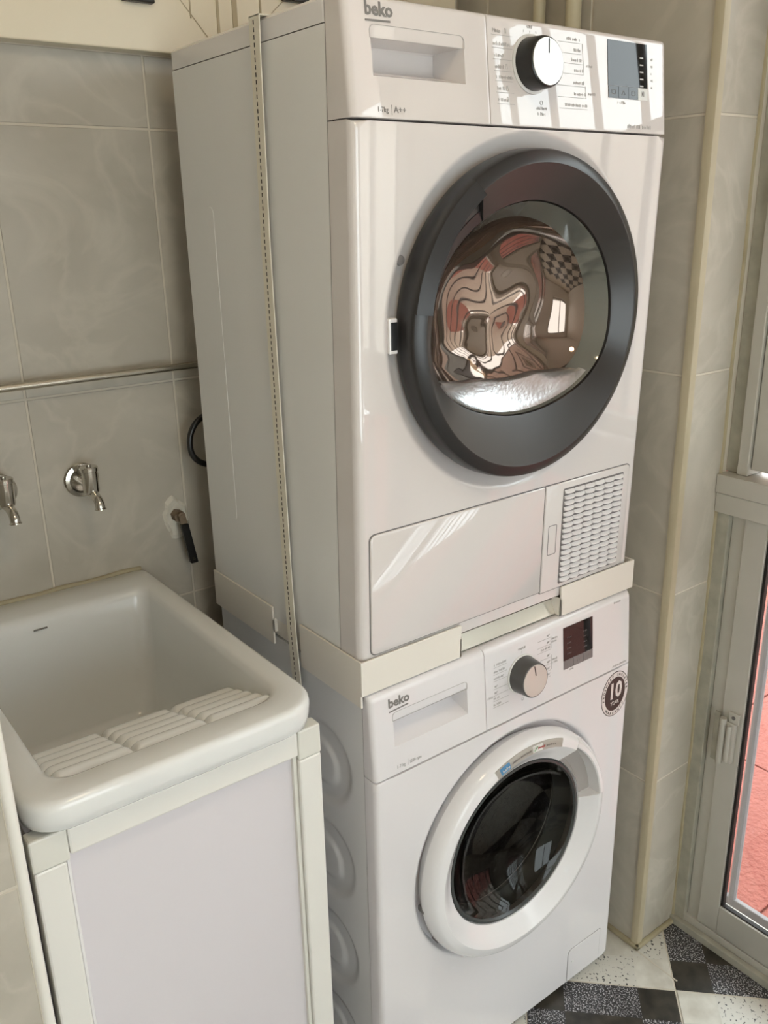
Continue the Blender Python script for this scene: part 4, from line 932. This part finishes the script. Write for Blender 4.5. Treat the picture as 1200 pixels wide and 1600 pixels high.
# sink cabinet
cb = thing('sink_cabinet', 'white framed cabinet with a pale lilac panel under the sink', 'cabinet', (-0.285, 0.2, FLOOR))
FX0, FX1, FY = -0.479, -0.0905, -0.027; FT_ = -0.0505; fw = 0.0355; fd = 0.022
bx(cb, 'top_rail', (FX0+0.0435, FY, FT_-0.038), (FX1-fw-0.0005, FY+fd, FT_-0.001), 'cab_frame', 0.003)
bx(cb, 'stile', (FX0+0.001, FY, FLOOR+0.002), (FX0+0.0385, FY+fd, FT_-0.0435), 'cab_frame', 0.003)
bx(cb, 'stile', (FX1-fw, FY, FLOOR+0.002), (FX1, FY+fd, FT_-0.0455), 'cab_frame', 0.003)
cj = bx(cb, 'corner_joint', (FX0, FY-0.0006, FT_-0.043), (FX0+0.043, FY+fd, FT_), 'cab_joint', 0.0025)
bx(cb, 'corner_joint', (FX1-fw, FY-0.0006, FT_-0.045), (FX1, FY+fd, FT_), 'cab_joint', 0.0025)
bx(cb, 'bottom_rail', (FX0+0.039, FY, FLOOR+0.002), (FX1-fw-0.0005, FY+fd, FLOOR+0.04), 'cab_frame', 0.003)
bx(cb, 'bead', (FX0+0.039, FY+0.004, FLOOR+0.0405), (FX0+0.043, FY+0.012, FT_-0.0435), 'white_panel', 0.001)
bx(cb, 'bead', (FX1-fw-0.0065, FY+0.006, FLOOR+0.0405), (FX1-fw-0.0005, FY+0.016, FT_-0.0395), 'cab_joint', 0.001)
bx(cb, 'panel', (FX0+0.0385, FY+0.012, FLOOR+0.0405), (FX1-fw-0.0002, FY+0.016, FT_-0.0385), 'cab_panel', 0)
bx(cb, 'side_panel', (FX1-0.010, FY+fd+0.0005, FLOOR+0.002), (FX1-0.004, 0.53, FT_-0.001), 'cab_panel', 0)
bx(cb, 'side_panel', (FX0+0.004, FY+fd+0.0005, FLOOR+0.002), (FX0+0.010, 0.53, FT_-0.001), 'cab_panel', 0)

# ---------------------------------------------------------------- taps, rail, hose, stopcock
def tap(x, z, label):
    t = thing('wall_tap', label, 'tap', (x, YB, z), 'chrome taps over the sink')
    R = lambda a_, b_, w: (x+a_, YB-w, z+b_)
    bm = B(); lathe_y(bm, [(0.029, 0.0003), (0.030, 0.003), (0.028, 0.0055), (0.022, 0.007), (0.019, 0.0045), (0.0001, 0.0045)], R, 40, True); obj('flange', bm, 'chrome', t, True)
    bm = B(); tube(bm, [(x, YB-0.003, z), (x+0.001, YB-0.040, z-0.001)], [0.0085, 0.0085], 16); obj('stub', bm, 'chrome', t, True)
    bx_, by_ = x+0.001, YB-0.044
    bm = B(); loft(bm, [[(bx_+r*math.cos(2*PI*k/28), by_+r*math.sin(2*PI*k/28), z+h) for k in range(28)] for r, h in ((0.009, -0.017), (0.0125, -0.013), (0.0135, -0.010), (0.0135, 0.024), (0.0150, 0.025), (0.0150, 0.031), (0.0135, 0.0325), (0.004, 0.0330), (0.004, 0.036))], True, True, True); obj('valve_body', bm, 'chrome', t, True)
    bm = B(); tube(bm, spline([(bx_, by_-0.002, z-0.010), (bx_+0.0005, by_-0.011, z-0.016), (bx_+0.001, by_-0.022, z-0.020), (bx_+0.001, by_-0.029, z-0.027), (bx_+0.001, by_-0.031, z-0.036)], 5), [0.0085]*5+[0.0078]*10+[0.0080]*4+[0.0098, 0.0098], 16); obj('spout', bm, 'chrome', t, True)
tap(-0.185, 0.183, 'chrome wall tap on its own left of the stopcock')
tap(-0.321, 0.189, 'chrome wall tap cut off by the left edge of the photo')
rl_ = thing('towel_rail', 'thin steel rail fixed across the tiled back wall', 'rail', (-0.18, YB, 0.36))
bm = B(); tube(bm, [(-0.47, YB-0.028, 0.3585), (0.20, YB-0.028, 0.3585)], 0.0062, 14); obj('rod', bm, 'stainless', rl_, True)
for x in (-0.455, 0.185):
    bm = B(); tube(bm, [(x, YB-0.0005, 0.3585), (x, YB-0.028, 0.3585)], 0.008, 12); obj('bracket', bm, 'stainless', rl_, True)
bm = B(); tube(bm, spline([(0.16, 0.500, 0.31), (0.075, 0.503, 0.290), (0.029, 0.505, 0.270), (0.008, 0.505, 0.254), (-0.002, 0.505, 0.228), (0.003, 0.505, 0.200), (0.028, 0.505, 0.181), (0.08, 0.503, 0.172), (0.17, 0.500, 0.165)], 8), 0.0055, 12)
tag(obj('cable', bm, 'black_plastic', None, True), 'black cable looping out from behind the dryer', 'cable')
sc = thing('stopcock', 'rusty stopcock with a black lever set in the wall by the dryer', 'stopcock', (-0.018, YB, 0.08))
bm = B(); rn = random.Random(4); ring = [(0.026+0.010*rn.random(), 2*PI*k/22) for k in range(22)]
loft(bm, [[(-0.021+r*math.cos(t)*0.85, YB-0.0002, 0.078+r*math.sin(t)*1.25) for r, t in ring], [(-0.021+r*0.8*math.cos(t)*0.85, YB-0.005, 0.078+r*0.8*math.sin(t)*1.25) for r, t in ring], [(-0.021+r*0.4*math.cos(t), YB-0.003, 0.078+r*0.4*math.sin(t)) for r, t in ring]], True, False, True); obj('mortar_patch', bm, 'mortar', sc)
bm = B(); tube(bm, [(-0.022, YB-0.003, 0.084), (-0.022, YB-0.022, 0.084)], 0.011, 6); tube(bm, [(-0.022, YB-0.02, 0.084), (-0.022, YB-0.032, 0.084)], 0.006, 12); obj('valve_nut', bm, 'rust', sc)
bm = B(); LV = lambda u, v, w: (-0.021+u-0.16*(v-0.084), YB-0.030-w, v)
prism(bm, rrect(-0.0065, 0.0065, 0.070, 0.094, 0.004), -0.002, 0.001, LV); obj('lever_eye', bm, 'rust', sc)
bm = B(); prism(bm, rrect(-0.0075, 0.0075, -0.008, 0.072, 0.002), -0.003, 0.004, LV, 0.001); lv = obj('lever', bm, 'black_plastic', sc); lv['label'] = 'black lever handle'
bm = B(); lathe_y(bm, [(0.0001, 0.0046), (0.0028, 0.0046), (0.003, 0.0036)], lambda a_, b_, w: LV(a_, 0.0015+b_, w), 14); obj('rivet', bm, 'chrome', lv)
